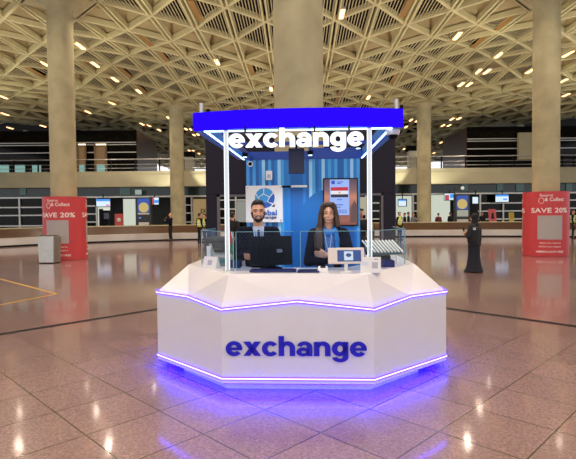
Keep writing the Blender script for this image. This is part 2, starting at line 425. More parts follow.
# ------------------------------------------------------------------ the exchange counter (booth frame: x right, y away from the customer)
BX, BY, BR = .075, 4.365, math.radians(-2.9)
BM = Matrix.Translation((BX, BY, 0)) @ Matrix.Rotation(BR, 4, 'Z')
ct = empty('exchange_counter', (BX, BY, 0), BR, 'white faceted exchange counter with violet light strips', 'counter')
TOP = 1.05
def pr(s): return [(s*.685, 0), (s*1.515, .75), (s*1.515, 2.3)]
b = MB(); zb = .082
for s in (-1, 1):
    C, O, Bk = (s*.685, 0), (s*1.515, .75), (s*1.515, 2.3)
    Kx, Ky = s*1.08, .357
    V = [(C[0], C[1], zb), (O[0], O[1], zb), (Bk[0], Bk[1], zb), (C[0], C[1], .753), (Kx, Ky, .812), (O[0], O[1], .795), (Bk[0], Bk[1], .795),
         (s*.645, .19, TOP), (s*1.26, 1.1, TOP), (s*1.26, 2.3, TOP), (0, 0, .826), (0, 0, zb), (0, .19, TOP),
         (0, .74, TOP), (s*.48, .74, TOP), (s*.82, 1.25, TOP), (s*.82, 2.3, TOP), (0, .74, zb), (s*.48, .74, zb), (s*.82, 1.25, zb), (s*.82, 2.3, zb)]
    Fs = [(11, 0, 3, 10), (0, 1, 5, 4, 3), (1, 2, 6, 5), (3, 7, 10), (10, 7, 12), (3, 4, 7), (4, 8, 7), (4, 5, 8), (5, 6, 9, 8),
          (12, 7, 14, 13), (7, 8, 15, 14), (8, 9, 16, 15), (13, 14, 18, 17), (14, 15, 19, 18), (15, 16, 20, 19), (2, 20, 16, 9, 6), (11, 17, 18, 0), (0, 18, 19, 1), (1, 19, 20, 2)]
    if s > 0: b.add(V, Fs)
    else: b.add(V, [f[::-1] for f in Fs])
bo = b.build('body', white, ct)
bm = bmesh.new(); bm.from_mesh(bo.data); bmesh.ops.remove_doubles(bm, verts=bm.verts, dist=1e-5); bmesh.ops.recalc_face_normals(bm, faces=bm.faces); bm.to_mesh(bo.data); bm.free()
MB().prism([(-.66, .10), (.66, .10), (1.2, .62), (1.2, 2.2), (.9, 2.2), (.9, 1.2), (.5, .72), (-.5, .72), (-.9, 1.2), (-.9, 2.2), (-1.2, 2.2), (-1.2, .62)], 0, .09).build('kickplate', white, ct)
def ribbon(pts, hgt, out, dz=0):
    """strip standing on the faces along a polyline (plan offset outwards)"""
    mb = MB()
    for p, q in zip(pts, pts[1:]):
        p, q = Vector(p), Vector(q); d = (q-p); n = Vector((d.y, -d.x, 0)).normalized()
        up = Vector((0, 0, hgt/2)); z = Vector((0, 0, dz))
        e = d.normalized()*(out*.35)
        a0, a1 = p+z-n*.004-e, q+z-n*.004+e
        vs = [a0-up, a1-up, a1-up+n*(out+.004), a0-up+n*(out+.004), a0+up, a1+up, a1+up+n*(out+.004), a0+up+n*(out+.004)]
        mb.add(vs, [(0, 3, 2, 1), (4, 5, 6, 7), (0, 1, 5, 4), (1, 2, 6, 5), (2, 3, 7, 6), (3, 0, 4, 7)])
    return mb
up_l = [(-1.515, 2.2, .795), (-1.515, .75, .795), (-1.08, .357, .812), (-.685, 0, .753), (0, 0, .826), (.685, 0, .753), (1.08, .357, .812), (1.515, .75, .795), (1.515, 2.2, .795)]
lo_l = [(-1.515, 2.2, .125), (-1.515, .75, .125), (-.685, 0, .125), (.685, 0, .125), (1.515, .75, .125), (1.515, 2.2, .125)]
for nm, pts in (('upper_light_strip', up_l), ('lower_light_strip', lo_l)):
    o = ribbon(pts, .032, .006).build(nm, led_v, ct)
    ribbon(pts, .009, .010).build('light_core', led_w, o)
ul = [(-1.40, 2.2, .079), (-1.40, .80, .079), (-.65, .04, .079), (.65, .04, .079), (1.40, .80, .079), (1.40, 2.2, .079)]
ribbon(ul, .006, .04).build('added_glow_strip', under, ct)  # strip added under the lip to throw blue onto the floor
t = heavy_word('exchange', 1.265, .232, .012); o = t.build('lettering', letter_b, ct); o.location = (-.015, -.012, .4)
o['label'] = 'raised blue exchange lettering'
# ------------------------------------------------------------------ kiosk canopy, posts and back wall
kk = empty('exchange_kiosk', (BX, BY, 0), BR, 'blue lit canopy frame on posts with striped back wall', 'kiosk')
ZB, ZT = 2.447, 2.618
def arc(x): return .33+.13*(x/1.03)**2
N = 24; fb = MB()
xs = [-1.03+2.06*i/N for i in range(N+1)]
poly = [(x, arc(x)) for x in xs]+[(x, arc(x)+.06) for x in xs[::-1]]
fb.prism(poly, ZB, ZT); fb.build('canopy_fascia', band_m, kk, smooth=True)['label'] = 'glowing blue front band'
for s in (-1, 1):
    MB().prism([(s*1.03, .52), (s*.93, .52), (s*.90, 3.1), (s*.98, 3.1)], ZB, ZT-.02).build('side_beam', blue_l, kk)
    l = MB(); l.prism([(s*.928, .55), (s*.908, .55), (s*.878, 3.05), (s*.898, 3.05)], ZB-.008, ZB+.004); l.build('side_light_strip', led_c, kk)
MB().prism([(-.93, .50), (.93, .50), (.93, .525), (-.93, .525)], ZB-.012, ZB).build('front_light_strip', led_c, kk)
MB().prism([(-.97, .48), (.97, .48), (.97, .54), (-.97, .54)], ZB+.01, ZB+.06).build('front_beam', blue_d, kk)
MB().box2((-.90, 3.06, ZB-.005), (.90, 3.14, ZB+.115)).build('back_header', blue_d, kk)
for s in (-1, 1):
    x = -.70 if s < 0 else .70
    po = MB().tube((x, .47, TOP), (x, .47, ZB), .022, 20).build('post', chrome, kk, smooth=True)
    for d in (-.019, .019): MB().box2((x+d-.004, .445, TOP+.01), (x+d+.004, .448, ZB-.01)).build('painted_glint', glint_m, po)  # reflections on the chrome post, put in as thin glowing strips
    MB().lathe([(.05, 0), (.05, .008), (.03, .012)], 20, (x, .47, TOP)).build('post_foot', chrome, po)
# back wall with stripes
def stripe_mat():
    m = bpy.data.materials.new('striped_wall'); m.use_nodes = True; nt = m.node_tree; N = nt.nodes; L = nt.links; b = N['Principled BSDF']
    tc = N.new('ShaderNodeTexCoord'); sp = N.new('ShaderNodeSeparateXYZ'); L.new(tc.outputs['Object'], sp.inputs[0])
    def stripes(sc, thr):
        a = N.new('ShaderNodeMath'); a.operation = 'MULTIPLY'; a.inputs[1].default_value = sc; L.new(sp.outputs[0], a.inputs[0])
        f = N.new('ShaderNodeMath'); f.operation = 'FLOOR'; L.new(a.outputs[0], f.inputs[0])
        w = N.new('ShaderNodeTexWhiteNoise'); w.noise_dimensions = '1D'; L.new(f.outputs[0], w.inputs['W']); return w.outputs['Value']
    r = N.new('ShaderNodeValToRGB'); r.color_ramp.interpolation = 'CONSTANT'; E = r.color_ramp.elements
    E[0].color = rgb(10, 96, 176); E[1].position = .4; E[1].color = rgb(22, 122, 206)
    e = E.new(.62); e.color = rgb(64, 158, 226); e = E.new(.86); e.color = rgb(150, 208, 244)
    L.new(stripes(21, 0), r.inputs['Fac'])
    L.new(r.outputs['Color'], b.inputs['Base Color']); b.inputs['Roughness'].default_value = .35
    return m
MB().box2((-.86, 3.07, .0), (.86, 3.13, ZB)).build('back_wall', stripe_mat(), kk)['label'] = 'blue wall with vertical stripes'
# printed monument silhouette on the back wall
sil = mat('print_blue', rgb(8, 100, 176), .4); sb = MB()
arcp = [(-.05, .0)]+[(-.05+.82*i/12, 1.55+.42*math.sin(PI*(i/12*.9+.1))) for i in range(13)]+[(.77, 0)]
n = len(arcp); sb.add([(x, 3.069, z) for x, z in arcp]+[(x, 3.064, z) for x, z in arcp], [tuple(range(n)), tuple(range(2*n-1, n-1, -1))]+[(i, n+i, n+(i+1) % n, (i+1) % n) for i in range(n)])
sb.build('wall_print', sil, kk)
t = heavy_word('exchange', 1.30, .232, .05); o = t.build('sign_lettering', letter_w, kk); o.location = (-.012, .38, 2.322)
o['label'] = 'white lit exchange lettering'
for x in (-.5, -.17, .17, .5): MB().box2((x-.008, .36, 2.40), (x+.008, .40, ZB+.01)).build('sign_hanger', dark, kk)
for (x, y) in ((-.77, 2.3), (.12, 2.2), (.70, 1.6)):
    sp_ = MB().lathe([(.03, -.05), (.04, -.04), (.04, 0)], 16, (x, y, ZB)).build('spot_lamp', dark, kk)
    MB().lathe([(.026, -.058), (.026, -.051)], 16, (x, y, ZB)).build('spot_lens', led_c, sp_)
for x in (-.77, .12): MB().box2((x-.02 if x < 0 else x-.02, .5, ZB), (x+.02, 3.1, ZB+.04)).build('cross_rail', blue_d, kk)
MB().box2((-.9, 1.58, ZB), (.9, 1.62, ZB+.04)).build('cross_rail', blue_d, kk)
MB().box2((.12, 2.18, ZB), (.75, 2.22, ZB+.04)).build('cross_rail', blue_d, kk)
for x, y in ((-.98, .62), (.99, .62)):
    MB().tube((x, y, ZT-.02), (x, y, ZT+.13), .02).build('roof_stub', alu, kk)
    MB().tube((x+.06, y+.05, ZT-.02), (x+.06, y+.05, ZT+.08), .018).build('roof_stub', dark, kk)
# warm white work light that falls on the staff from the canopy lamps
for (x, y) in ((-.55, .75), (.55, .75), (0, 2.2)):
    l = bpy.data.lights.new('canopy_lamp', 'SPOT'); l.energy = 9 if y < 2 else 45; l.color = (.72, .86, 1); l.spot_size = math.radians(140); l.spot_blend = .6; l.shadow_soft_size = .04
    o = bpy.data.objects.new('canopy_lamp', l); COL.objects.link(o); o.location = BM @ Vector((x, y, ZB-.07))

# portal behind booth and column
DY = 11.6
pt = empty('portal_frame', (0, DY, 0), label='tall charcoal portal frame standing behind the booth and column', cat='portal')
x0, x1 = at(205.5, 160, DY).x, at(395.5, 160, DY).x; xi0, xi1 = at(216.5, 160, DY).x, at(383, 160, DY).x
zl = at(300, 194, DY).z
sub(MB().box2((x0, DY, 0), (xi0, DY+.5, zl)).build('upright', darkp, bevel=.01), pt)
sub(MB().box2((xi1, DY, 0), (x1, DY+.5, zl)).build('upright', darkp, bevel=.01), pt)
sub(MB().box2((x0, DY, zl), (x1, DY+.5, 3.75)).build('lintel', darkp, bevel=.01), pt)
sub(MB().box2((xi0, DY-.02, 0), (xi0+.07, DY+.02, zl)).box2((xi1-.05, DY-.02, 0), (xi1, DY+.02, zl)).box2((xi0, DY-.02, zl-.05), (xi1, DY+.02, zl)).build('edge_trim', mat('trim_grey', rgb(96, 94, 100), .4)), pt)

# ------------------------------------------------------------------ booth fittings
def L2W(x, y, z=0): return BM @ Vector((x, y, z))
def bthing(name, loc, label, cat, rz=0, group=None): return empty(name, L2W(*loc), BR+rz, label, cat, group)
# glass screens: left case, front panes, right case
def pane(a, b, z0, z1, root, m=gl, name='pane', th=.008):
    a, b = Vector(a), Vector(b); d = (b-a).normalized(); n = Vector((-d.y, d.x))*th/2
    o = MB().prism([(a-n)[:], (b-n)[:], (b+n)[:], (a+n)[:]], z0, z1).build(name, m, root)
    MB().prism([(a-n*1.1)[:], (b-n*1.1)[:], (b+n*1.1)[:], (a+n*1.1)[:]], z1, z1+.005).build('polished_edge', gedge, o)
    MB().prism([(a-n*1.2)[:], (a+d*.006-n*1.2)[:], (a+d*.006+n*1.2)[:], (a-n*1.2)[:]][:3], z0, z1).build('upright_edge', gedge, o)
    return o
gz0, gz1 = TOP, 1.435
sg = empty('glass_screen', (BX, BY, 0), BR, 'clear glass screen around the counter left end', 'glass screen')
pane((-.64, .44), (-1.11, 1.1), gz0, gz1, sg); pane((-1.11, 1.1), (-1.11, 1.9), gz0, gz1, sg)
sg = empty('glass_screen', (BX, BY, 0), BR, 'clear glass screen around the counter right end', 'glass screen')
pane((.70, .44), (1.15, 1.05), gz0, gz1, sg); pane((1.15, 1.05), (1.15, 1.9), gz0, gz1, sg)
sg = empty('glass_screen', (BX, BY, 0), BR, 'front glass screen before the bearded man', 'glass screen')
pane((-.62, .47), (-.05, .47), gz0+.0, gz1, sg, glf)
sg = empty('glass_screen', (BX, BY, 0), BR, 'front glass screen before the dark haired woman', 'glass screen')
pane((.02, .47), (.66, .47), gz0+.0, gz1, sg, glf)
# low blue trays
def tray(x0, x1, y0, y1, h, label):
    r = bthing('pass_tray', ((x0+x1)/2, (y0+y1)/2, TOP), label, 'tray'); cx, cy = (x0+x1)/2, (y0+y1)/2
    MB().box2((x0-cx, y0-cy, .001), (x1-cx, y1-cy, .006)).build('tray_base', dark, r)
    bl = mat('tray_blue', rgb(14, 26, 92), .4)
    for q in (((x0, y0), (x1, y0)), ((x0, y1), (x1, y1)), ((x0, y0), (x0, y1)), ((x1, y0), (x1, y1))):
        a, b_ = q
        MB().box2((a[0]-cx-.004, a[1]-cy-.004, .004), (b_[0]-cx+.004, b_[1]-cy+.004, h)).build('tray_rim', bl, r)
tray(-.76, -.62, .70, .86, .075, 'blue rimmed tray inside the left glass screen')
tray(-.46, -.02,   .30, .44, .024, 'long blue tray on counter before the dark monitor')
tray(.0, .20, .27, .42, .018, 'flat blue tray on counter before the woman')
tray(.78, .98, .72, .86, .07, 'blue rimmed tray with paper slips in the right glass screen')
# monitor
mo = bthing('monitor', (-.285, .66, TOP), 'black monitor seen from behind before the bearded man', 'monitor', rz=math.radians(14)); mo.scale = (1.15, 1, 1.12)
R = Matrix.Rotation(math.radians(-9), 3, 'X')
MB().box((0, 0, .165), (.38, .03, .27), R).build('monitor_back', dark, mo, bevel=.008)
MB().box((0, -.03, .165), (.24, .03, .15), R).build('rear_housing', mat('black_matt', rgb(7, 8, 15), .6, spec=.1), mo, bevel=.008)
MB().box((.07, -.048, .165), (.05, .004, .03), R).build('rating_sticker', mat('sticker_grey', rgb(150, 150, 155), .5), mo)
MB().box((0, -.02, .07), (.07, .03, .12)).build('stand_neck', dark, mo)
MB().lathe([(.10, 0), (.10, .01), (.04, .022)], 24).build('stand_foot', dark, mo)
# stool / chair behind left glass
ch = empty('office_chair', at(221, 300, 5.75).xy.to_3d(), math.radians(20), 'dark high office chair behind the left glass screen', 'chair')
cb = MB(); cb.cap((-.13, 0, .98), .07, (.13, 0, .98), .07); cb.cap((-.10, .02, 1.28), .08, (.10, .02, 1.28), .08); cb.box((0, .0, 1.13), (.34, .10, .34)); cb.build('backrest', mat('chair_fabric', rgb(24, 27, 34), .8), ch, remesh=.012)
MB().box((0, -.22, .78), (.44, .42, .08)).build('seat', MATS['chair_fabric'], ch, bevel=.03)
MB().tube((0, -.2, .08), (0, -.2, .74), .03).build('gas_post', chrome, ch); 
for i in range(5):
    a = 2*PI*i/5; MB().box((.14*math.cos(a), -.2+.14*math.sin(a), .07), (.28, .04, .03), Matrix.Rotation(a, 3, 'Z')).build('base_leg', dark, ch)
MB().box((0, .05, .92), (.05, .03, .3)).build('back_bracket', dark, ch)
# note counter
nc = bthing('note_counter', (-.86, .98, TOP), 'grey banknote counter inside the left glass screen', 'note counter', rz=.5)
MB().add([(-.11, -.1, 0), (.11, -.1, 0), (.11, .12, 0), (-.11, .12, 0), (-.11, -.08, .10), (.11, -.08, .10), (.11, .12, .24), (-.11, .12, .24)], [(0, 3, 2, 1), (4, 5, 6, 7), (0, 1, 5, 4), (1, 2, 6, 5), (2, 3, 7, 6), (3, 0, 4, 7)]).build('housing', mat('machine_grey', rgb(120, 126, 130), .45), nc, bevel=.01)
MB().box((0, .03, .205), (.17, .14, .012), Matrix.Rotation(.62, 3, 'X')).build('hopper', dark, nc)
MB().box((0, -.092, .06), (.10, .01, .04)).build('display', mat('lcd_teal', rgb(60, 130, 130), .2), nc)
cards = bthing('leaflet_holder', (-1.0, .98, TOP), 'clear leaflet holder with white slip at the left glass corner', 'leaflet holder')
MB().box((0, 0, .10), (.06, .05, .2)).build('acrylic', gl, cards); MB().box((0, 0, .11), (.045, .02, .21)).build('leaflets', whitep, cards)
# flag
fg = bthing('table_flag', (-.74, .93, TOP), 'small desk flag on pole, black white green with red triangle', 'flag')
MB().tube((0, 0, 0), (-.05, 0, .50), .004, 8).build('flag_pole', alu, fg); MB().lathe([(.035, 0), (.03, .012), (.006, .02)], 16).build('flag_foot', dark, fg)
def cloth(pts, m, nm):
    nn = len(pts); MB().add([(x, y-.0015, z) for x, y, z in pts]+[(x, y+.0015, z) for x, y, z in pts], [tuple(range(nn)), tuple(range(2*nn-1, nn-1, -1))]+[(i, nn+i, nn+(i+1) % nn, (i+1) % nn) for i in range(nn)]).build(nm, m, fg)
fr = mat('flag_red', rgb(190, 20, 34), .7); fgn = mat('flag_green', rgb(10, 110, 60), .7); fwh = mat('flag_white', rgb(225, 225, 225), .7)
cloth([(-.045, 0, .48), (.0, -.012, .35), (.012, -.015, .27), (-.022, -.01, .20)], fr, 'red_field')
cloth([(.0, -.014, .37), (.012, -.016, .30), (.018, -.016, .31), (.008, -.014, .37)], fwh, 'white_band')
cloth([(-.022, -.01, .20), (.012, -.015, .27), (.02, -.017, .17), (-.018, -.012, .12)], fgn, 'green_band')
cloth([(-.045, .004, .48), (-.022, .004, .20), (-.018, .004, .12), (-.035, .006, .22)], blackc, 'black_band')
# right case: sloped note rack and cash machine
rk = bthing('note_rack', (.885, .98, TOP), 'sloped white rack of slots in the right glass screen', 'note rack', rz=.1)
MB().add([(-.17, -.1, .12), (.2, -.1, .12), (.2, .12, .24), (-.17, .12, .24), (-.17, -.1, .135), (.2, -.1, .135), (.2, .12, .255), (-.17, .12, .255)], [(0, 3, 2, 1), (4, 5, 6, 7), (0, 1, 5, 4), (1, 2, 6, 5), (2, 3, 7, 6), (3, 0, 4, 7)]).build('rack_plate', mat('rack_teal', rgb(50, 76, 84), .3), rk)
Rr = Matrix.Rotation(math.atan2(.12, .22), 3, 'X')
for i in range(10):
    MB().box((-.155+i*.037, .01, .202), (.013, .245, .016), Rr @ Matrix.Rotation(.25, 3, 'Z')).build('slot_bar', whitep, rk)
for x in (-.16, .19): MB().box((x, .1, .12), (.012, .012, .24)).build('rack_leg', chrome, rk)
cm = bthing('cash_machine', (.87, 1.02, TOP), 'dark cash box under the sloped rack', 'cash box')
MB().box((0, -.02, .055), (.22, .12, .10)).build('housing', dark, cm, bevel=.006); MB().box((-.05, -.083, .06), (.05, .006, .03)).build('display', mat('lcd_blue', rgb(30, 50, 110), .2), cm)
# tablet on stand
tb = bthing('tablet_stand', (.46, .31, TOP), 'white framed tablet on stand facing customers', 'tablet', rz=math.radians(3))
R = Matrix.Rotation(math.radians(-12), 3, 'X')
MB().box((0, 0, .157), (.345, .022, .155), R).build('tablet_frame', creamp, tb, bevel=.008)
MB().box((.028, -.0125, .158), (.225, .004, .108), R).build('screen', glow('tablet_blue', rgb(10, 70, 140), .8), tb)
sc = MB().box((.022, -.0155, .158), (.085, .002, .085), R).build('screen_panel', glow('tablet_white', rgb(210, 225, 240), .8), tb)
lg = MB()
lg.ell((.022, -.0175, .165), (.026, .002, .018), R); lg.box((.022, -.0172, .135), (.05, .002, .008), R); lg.build('screen_emblem', glow('emblem_blue', rgb(16, 70, 150), .6), sc)
MB().tube((0, .012, .01), (0, .005, .1), .018, 16).build('stand_neck', whitep, tb, smooth=True); MB().lathe([(.06, 0), (.06, .008), (.02, .014)], 24).build('stand_foot', whitep, tb)
# tent cards
def tent(loc, rz, w, h, label):
    r = bthing('tent_card', loc, label, 'sign card', rz)
    MB().add([(-w/2, -.04, 0), (w/2, -.04, 0), (w/2, .05, 0), (-w/2, .05, 0), (-w/2, -.004, h), (w/2, -.004, h), (w/2, .006, h), (-w/2, .006, h)], [(0, 3, 2, 1), (4, 5, 6, 7), (0, 1, 5, 4), (1, 2, 6, 5), (2, 3, 7, 6), (3, 0, 4, 7)]).build('card', whitep, r)
    return r
tc1 = tent((-.925, .735, TOP), -.45, .17, .12, 'white folded sign card at the counter left corner')
tc2 = tent((.69, .30, TOP), -.12, .19, .145, 'white folded sign card beside the tablet')
lines = mat('print_grey', rgb(90, 92, 112), .6)
def tilted(r, x, z, w, h, H, m):
    k = math.atan2(.036, H); R = Matrix.Rotation(-k, 3, 'X'); return MB().box((x, -.04+z*.036/H-.001, z), (w, .0015, h), R).build('printed_block', m, r)
tilted(tc1, 0, .06, .055, .055, .12, mat('print_pale', rgb(176, 176, 184), .6))
tilted(tc2, .04, .07, .055, .06, .145, MATS['print_pale']); tilted(tc2, -.05, .085, .06, .035, .145, mat('print_light', rgb(205, 212, 226), .6))
tilted(tc2, .05, .125, .03, .006, .145, lines)
# card reader
cr = bthing('card_reader', (.24, .33, TOP), 'small white card reader on counter before the woman', 'card reader')
MB().add([(-.055, -.05, 0), (.055, -.05, 0), (.055, .06, 0), (-.055, .06, 0), (-.045, -.04, .03), (.045, -.04, .03), (.045, .055, .055), (-.045, .055, .055)], [(0, 3, 2, 1), (4, 5, 6, 7), (0, 1, 5, 4), (1, 2, 6, 5), (2, 3, 7, 6), (3, 0, 4, 7)]).build('housing', whitep, cr, bevel=.005)
MB().box((0, .02, .0475), (.05, .05, .004), Matrix.Rotation(.26, 3, 'X')).build('display', dark, cr)

# back wall fittings
def wall(px0, py0, px1, py1, Y, th):
    a, b_ = at(px0, py1, Y), at(px1, py0, Y); return MB().box2((a.x, Y-th, a.z), (b_.x, Y, b_.z))
YW = 7.4
a, b_ = at(246, 222.5, YW), at(282.5, 185.5, YW)
cx, cz = (a.x+b_.x)/2, (a.z+b_.z)/2; w, h = b_.x-a.x, b_.z-a.z
lb = empty('logo_board', (cx, YW, cz), BR, 'square white board with blue globe emblem behind the bearded man', 'sign board')
MB().box((0, 0, 0), (w, .02, h)).build('board', whitep, lb, bevel=.003)
for sx in (-1, 1):
    for sz in (-1, 1): MB().tube((sx*(w/2-.03), -.018, sz*(h/2-.03)), (sx*(w/2-.03), 0, sz*(h/2-.03)), .009, 12).build('standoff', chrome, lb)
g1 = mat('emblem_sky', rgb(52, 150, 214), .4); g2 = mat('emblem_royal', rgb(24, 88, 180), .4); g3 = mat('emblem_deep', rgb(24, 34, 100), .4)
def disc_seg(pts, m, nm, y=-.012, th=.004, root=lb, lbl=None):
    nn = len(pts); o = MB().add([(x, y-th/2, z) for x, z in pts]+[(x, y+th/2, z) for x, z in pts], [tuple(range(nn)), tuple(range(2*nn-1, nn-1, -1))]+[(i, nn+i, nn+(i+1) % nn, (i+1) % nn) for i in range(nn)]).build(nm, m, root); return o
gx, gz, gr = .01, .09, .15
def cp(deg, r=1.): return (gx+gr*r*math.cos(math.radians(deg)), gz+gr*r*math.sin(math.radians(deg)))
def rng(a0, a1, n=8): return [cp(a0+(a1-a0)*i/n) for i in range(n+1)]
disc_seg(rng(98, 150)+[(gx-.10, gz+.015), (gx-.02, gz+.07)], g1, 'emblem_segment')
disc_seg(rng(35, 92)+[(gx-.01, gz+.065), (gx+.07, gz+.02)], g1, 'emblem_segment')
disc_seg([(gx-.015, gz+.055), (gx+.065, gz+.01), (gx+.03, gz-.06), (gx-.06, gz-.055), (gx-.09, gz+.01)], g1, 'emblem_segment')
disc_seg(rng(158, 225)+[(gx-.07, gz-.05), (gx-.105, gz+.005)], g1, 'emblem_segment')
disc_seg(rng(235, 318)+[(gx+.04, gz-.06), (gx-.05, gz-.065)], g2, 'emblem_segment')
disc_seg(rng(-32, 28)+[(gx+.078, gz+.005), (gx+.045, gz-.055)], g2, 'emblem_segment')
disc_seg([(gx+.10, gz-.13), (gx+.15, gz-.09), (gx+.15, gz-.14)], g3, 'emblem_segment')
o = text_mb('Global', .34, .085, .006, .03).build('lettering', g2, lb); o.location = (.02, -.014, -.13)
o = text_mb('exchange', .33, .06, .006, .02).build('lettering', g3, lb); o.location = (.02, -.014, -.205)
# rate display
a, b_ = at(323.5, 226, YW), at(357.5, 178, YW); w, h = b_.x-a.x, b_.z-a.z
rd = empty('rate_display', ((a.x+b_.x)/2, YW, (a.z+b_.z)/2), BR, 'tall wall screen showing red white black flag above the woman', 'screen')
MB().box((0, 0, 0), (w, .05, h)).build('bezel', dark, rd, bevel=.004)
sm_ = bpy.data.materials.new('screen_scene'); sm_.use_nodes = True; nt = sm_.node_tree; bb = nt.nodes['Principled BSDF']
tcn = nt.nodes.new('ShaderNodeTexCoord'); spn = nt.nodes.new('ShaderNodeSeparateXYZ'); nt.links.new(tcn.outputs['Generated'], spn.inputs[0])
rr = nt.nodes.new('ShaderNodeValToRGB'); E = rr.color_ramp.elements; E[0].color = rgb(120, 60, 44); E[1].color = rgb(70, 52, 70)
for p_, c_ in ((.1, (150, 84, 66)), (.3, (110, 66, 60)), (.5, (170, 110, 90)), (.62, (190, 120, 92)), (.75, (120, 84, 92))): e = E.new(p_); e.color = rgb(*c_)
nt.links.new(spn.outputs[2], rr.inputs['Fac']); nt.links.new(rr.outputs['Color'], bb.inputs['Emission Color']); bb.inputs['Emission Strength'].default_value = .9; bb.inputs['Base Color'].default_value = (.02, .02, .02, 1); bb.inputs['Roughness'].default_value = .3
MB().box((0, -.026, 0), (w-.03, .004, h-.03)).build('screen', sm_, rd)
px = w/34.0
def rect(nm, x0, y0, x1, y1, m, y=-.030):
    return MB().box2((-w/2+(x0-323.5)*px, y-.001, h/2-(y0-178)*px), (-w/2+(x1-323.5)*px, y+.001, h/2-(y1-178)*px)).build(nm, m, rd)
rect('rate_panel', 330, 179.5, 349, 214.5, glow('panel_blue', rgb(150, 180, 245), .85), -.029)
rect('flag_stripe', 331, 187, 348, 190.5, glow('scr_red', rgb(200, 16, 50), .8), -.031); rect('flag_stripe', 331, 190.5, 348, 194, glow('scr_white', rgb(225, 225, 235), .9), -.031); rect('flag_stripe', 331, 194, 348, 197, glow('scr_black', rgb(26, 18, 46), .8), -.031)
rect('flag_emblem', 338.6, 191.4, 340.4, 193.2, glow('scr_gold', rgb(210, 160, 50), .9), -.0325)
rect('panel_logo', 331.5, 180.5, 335, 184, glow('scr_blue', rgb(30, 70, 190), .8), -.031)
for (x0, y0, x1, y1) in ((337, 181.5, 343, 182.3), (337, 183, 341, 183.8), (337, 199, 342, 199.7), (335, 204, 343, 204.8), (336, 206.4, 341, 207.1)): rect('panel_text', x0, y0, x1, y1, MATS['scr_blue'], -.031)
o = text_mb('.022', .14*1.0, .05, .002, .01).build('rate_figure', MATS['scr_blue'], rd); o.location = (-w/2+(342-323.5)*px, -.031, h/2-(210.8-178)*px)
disc = MB(); disc.add([(-w/2+(x-323.5)*px, yy, h/2-(y-178)*px) for yy in (-.0305, -.0285) for x, y in ((349.5, 222), (351, 206), (354, 200), (357, 206), (357, 222))], [tuple(range(5)), tuple(range(9, 4, -1))]).build('screen_rock', glow('rock_brown', rgb(96, 62, 60), .8), rd)
# small wall things
r = empty('wall_intercom', at(269, 175.5, YW-.03), BR, 'small white box on striped wall above the logo board', 'wall box')
MB().box((0, 0, 0), (.095, .035, .14)).build('housing', whitep, r, bevel=.006); MB().box((0, -.018, -.01), (.05, .003, .05)).build('grille', mat('grille_grey', rgb(170, 175, 185), .6), r)
def dome_cam(P, s, label):
    r = empty('dome_camera', P, BR, label, 'camera')
    MB().lathe([(.055*s, .06*s), (.06*s, .03*s), (.055*s, 0), (.05*s, -.005*s)], 24).build('housing', whitep, r, smooth=True)
    MB().ell((0, 0, -.005*s), (.042*s, .042*s, .042*s)).build('dark_dome', dark, r, smooth=True); return r
dome_cam(at(393, 134.5, 4.95), 1.15, 'white dome camera under the canopy right end')
r = empty('dome_camera', at(250.3, 164, YW-.04), BR, 'small white camera on striped wall above the logo board corner', 'camera')
MB().tube((0, .03, 0), (0, -.02, 0), .042, 24).build('housing', whitep, r, smooth=True); MB().ell((0, -.02, 0), (.028, .03, .028)).build('lens_dome', dark, r, smooth=True)
P = at(296.5, 161, 6.2)
r = empty('hanging_screen', (P.x, 6.2, P.z), BR, 'dark blank screen hanging from the canopy over the counter', 'screen')
MB().box((0, 0, 0), (.20, .045, .32)).build('casing', mat('screen_navy', rgb(14, 16, 52), .3), r, bevel=.005); MB().box((0, 0, .22), (.03, .03, .2)).build('hanger', dark, r)
r = empty('wall_bracket_bar', at(299, 186.5, YW-.03), BR, 'short metal bracket bar on striped wall left of the wall screen', 'wall bracket')  # plain metal bar with its bracket, gives no light
MB().box((0, -.02, 0), (.24, .06, .035)).build('bar', steel, r, bevel=.004); MB().box((-.19, 0, 0), (.14, .02, .03)).build('bracket', dark, r)

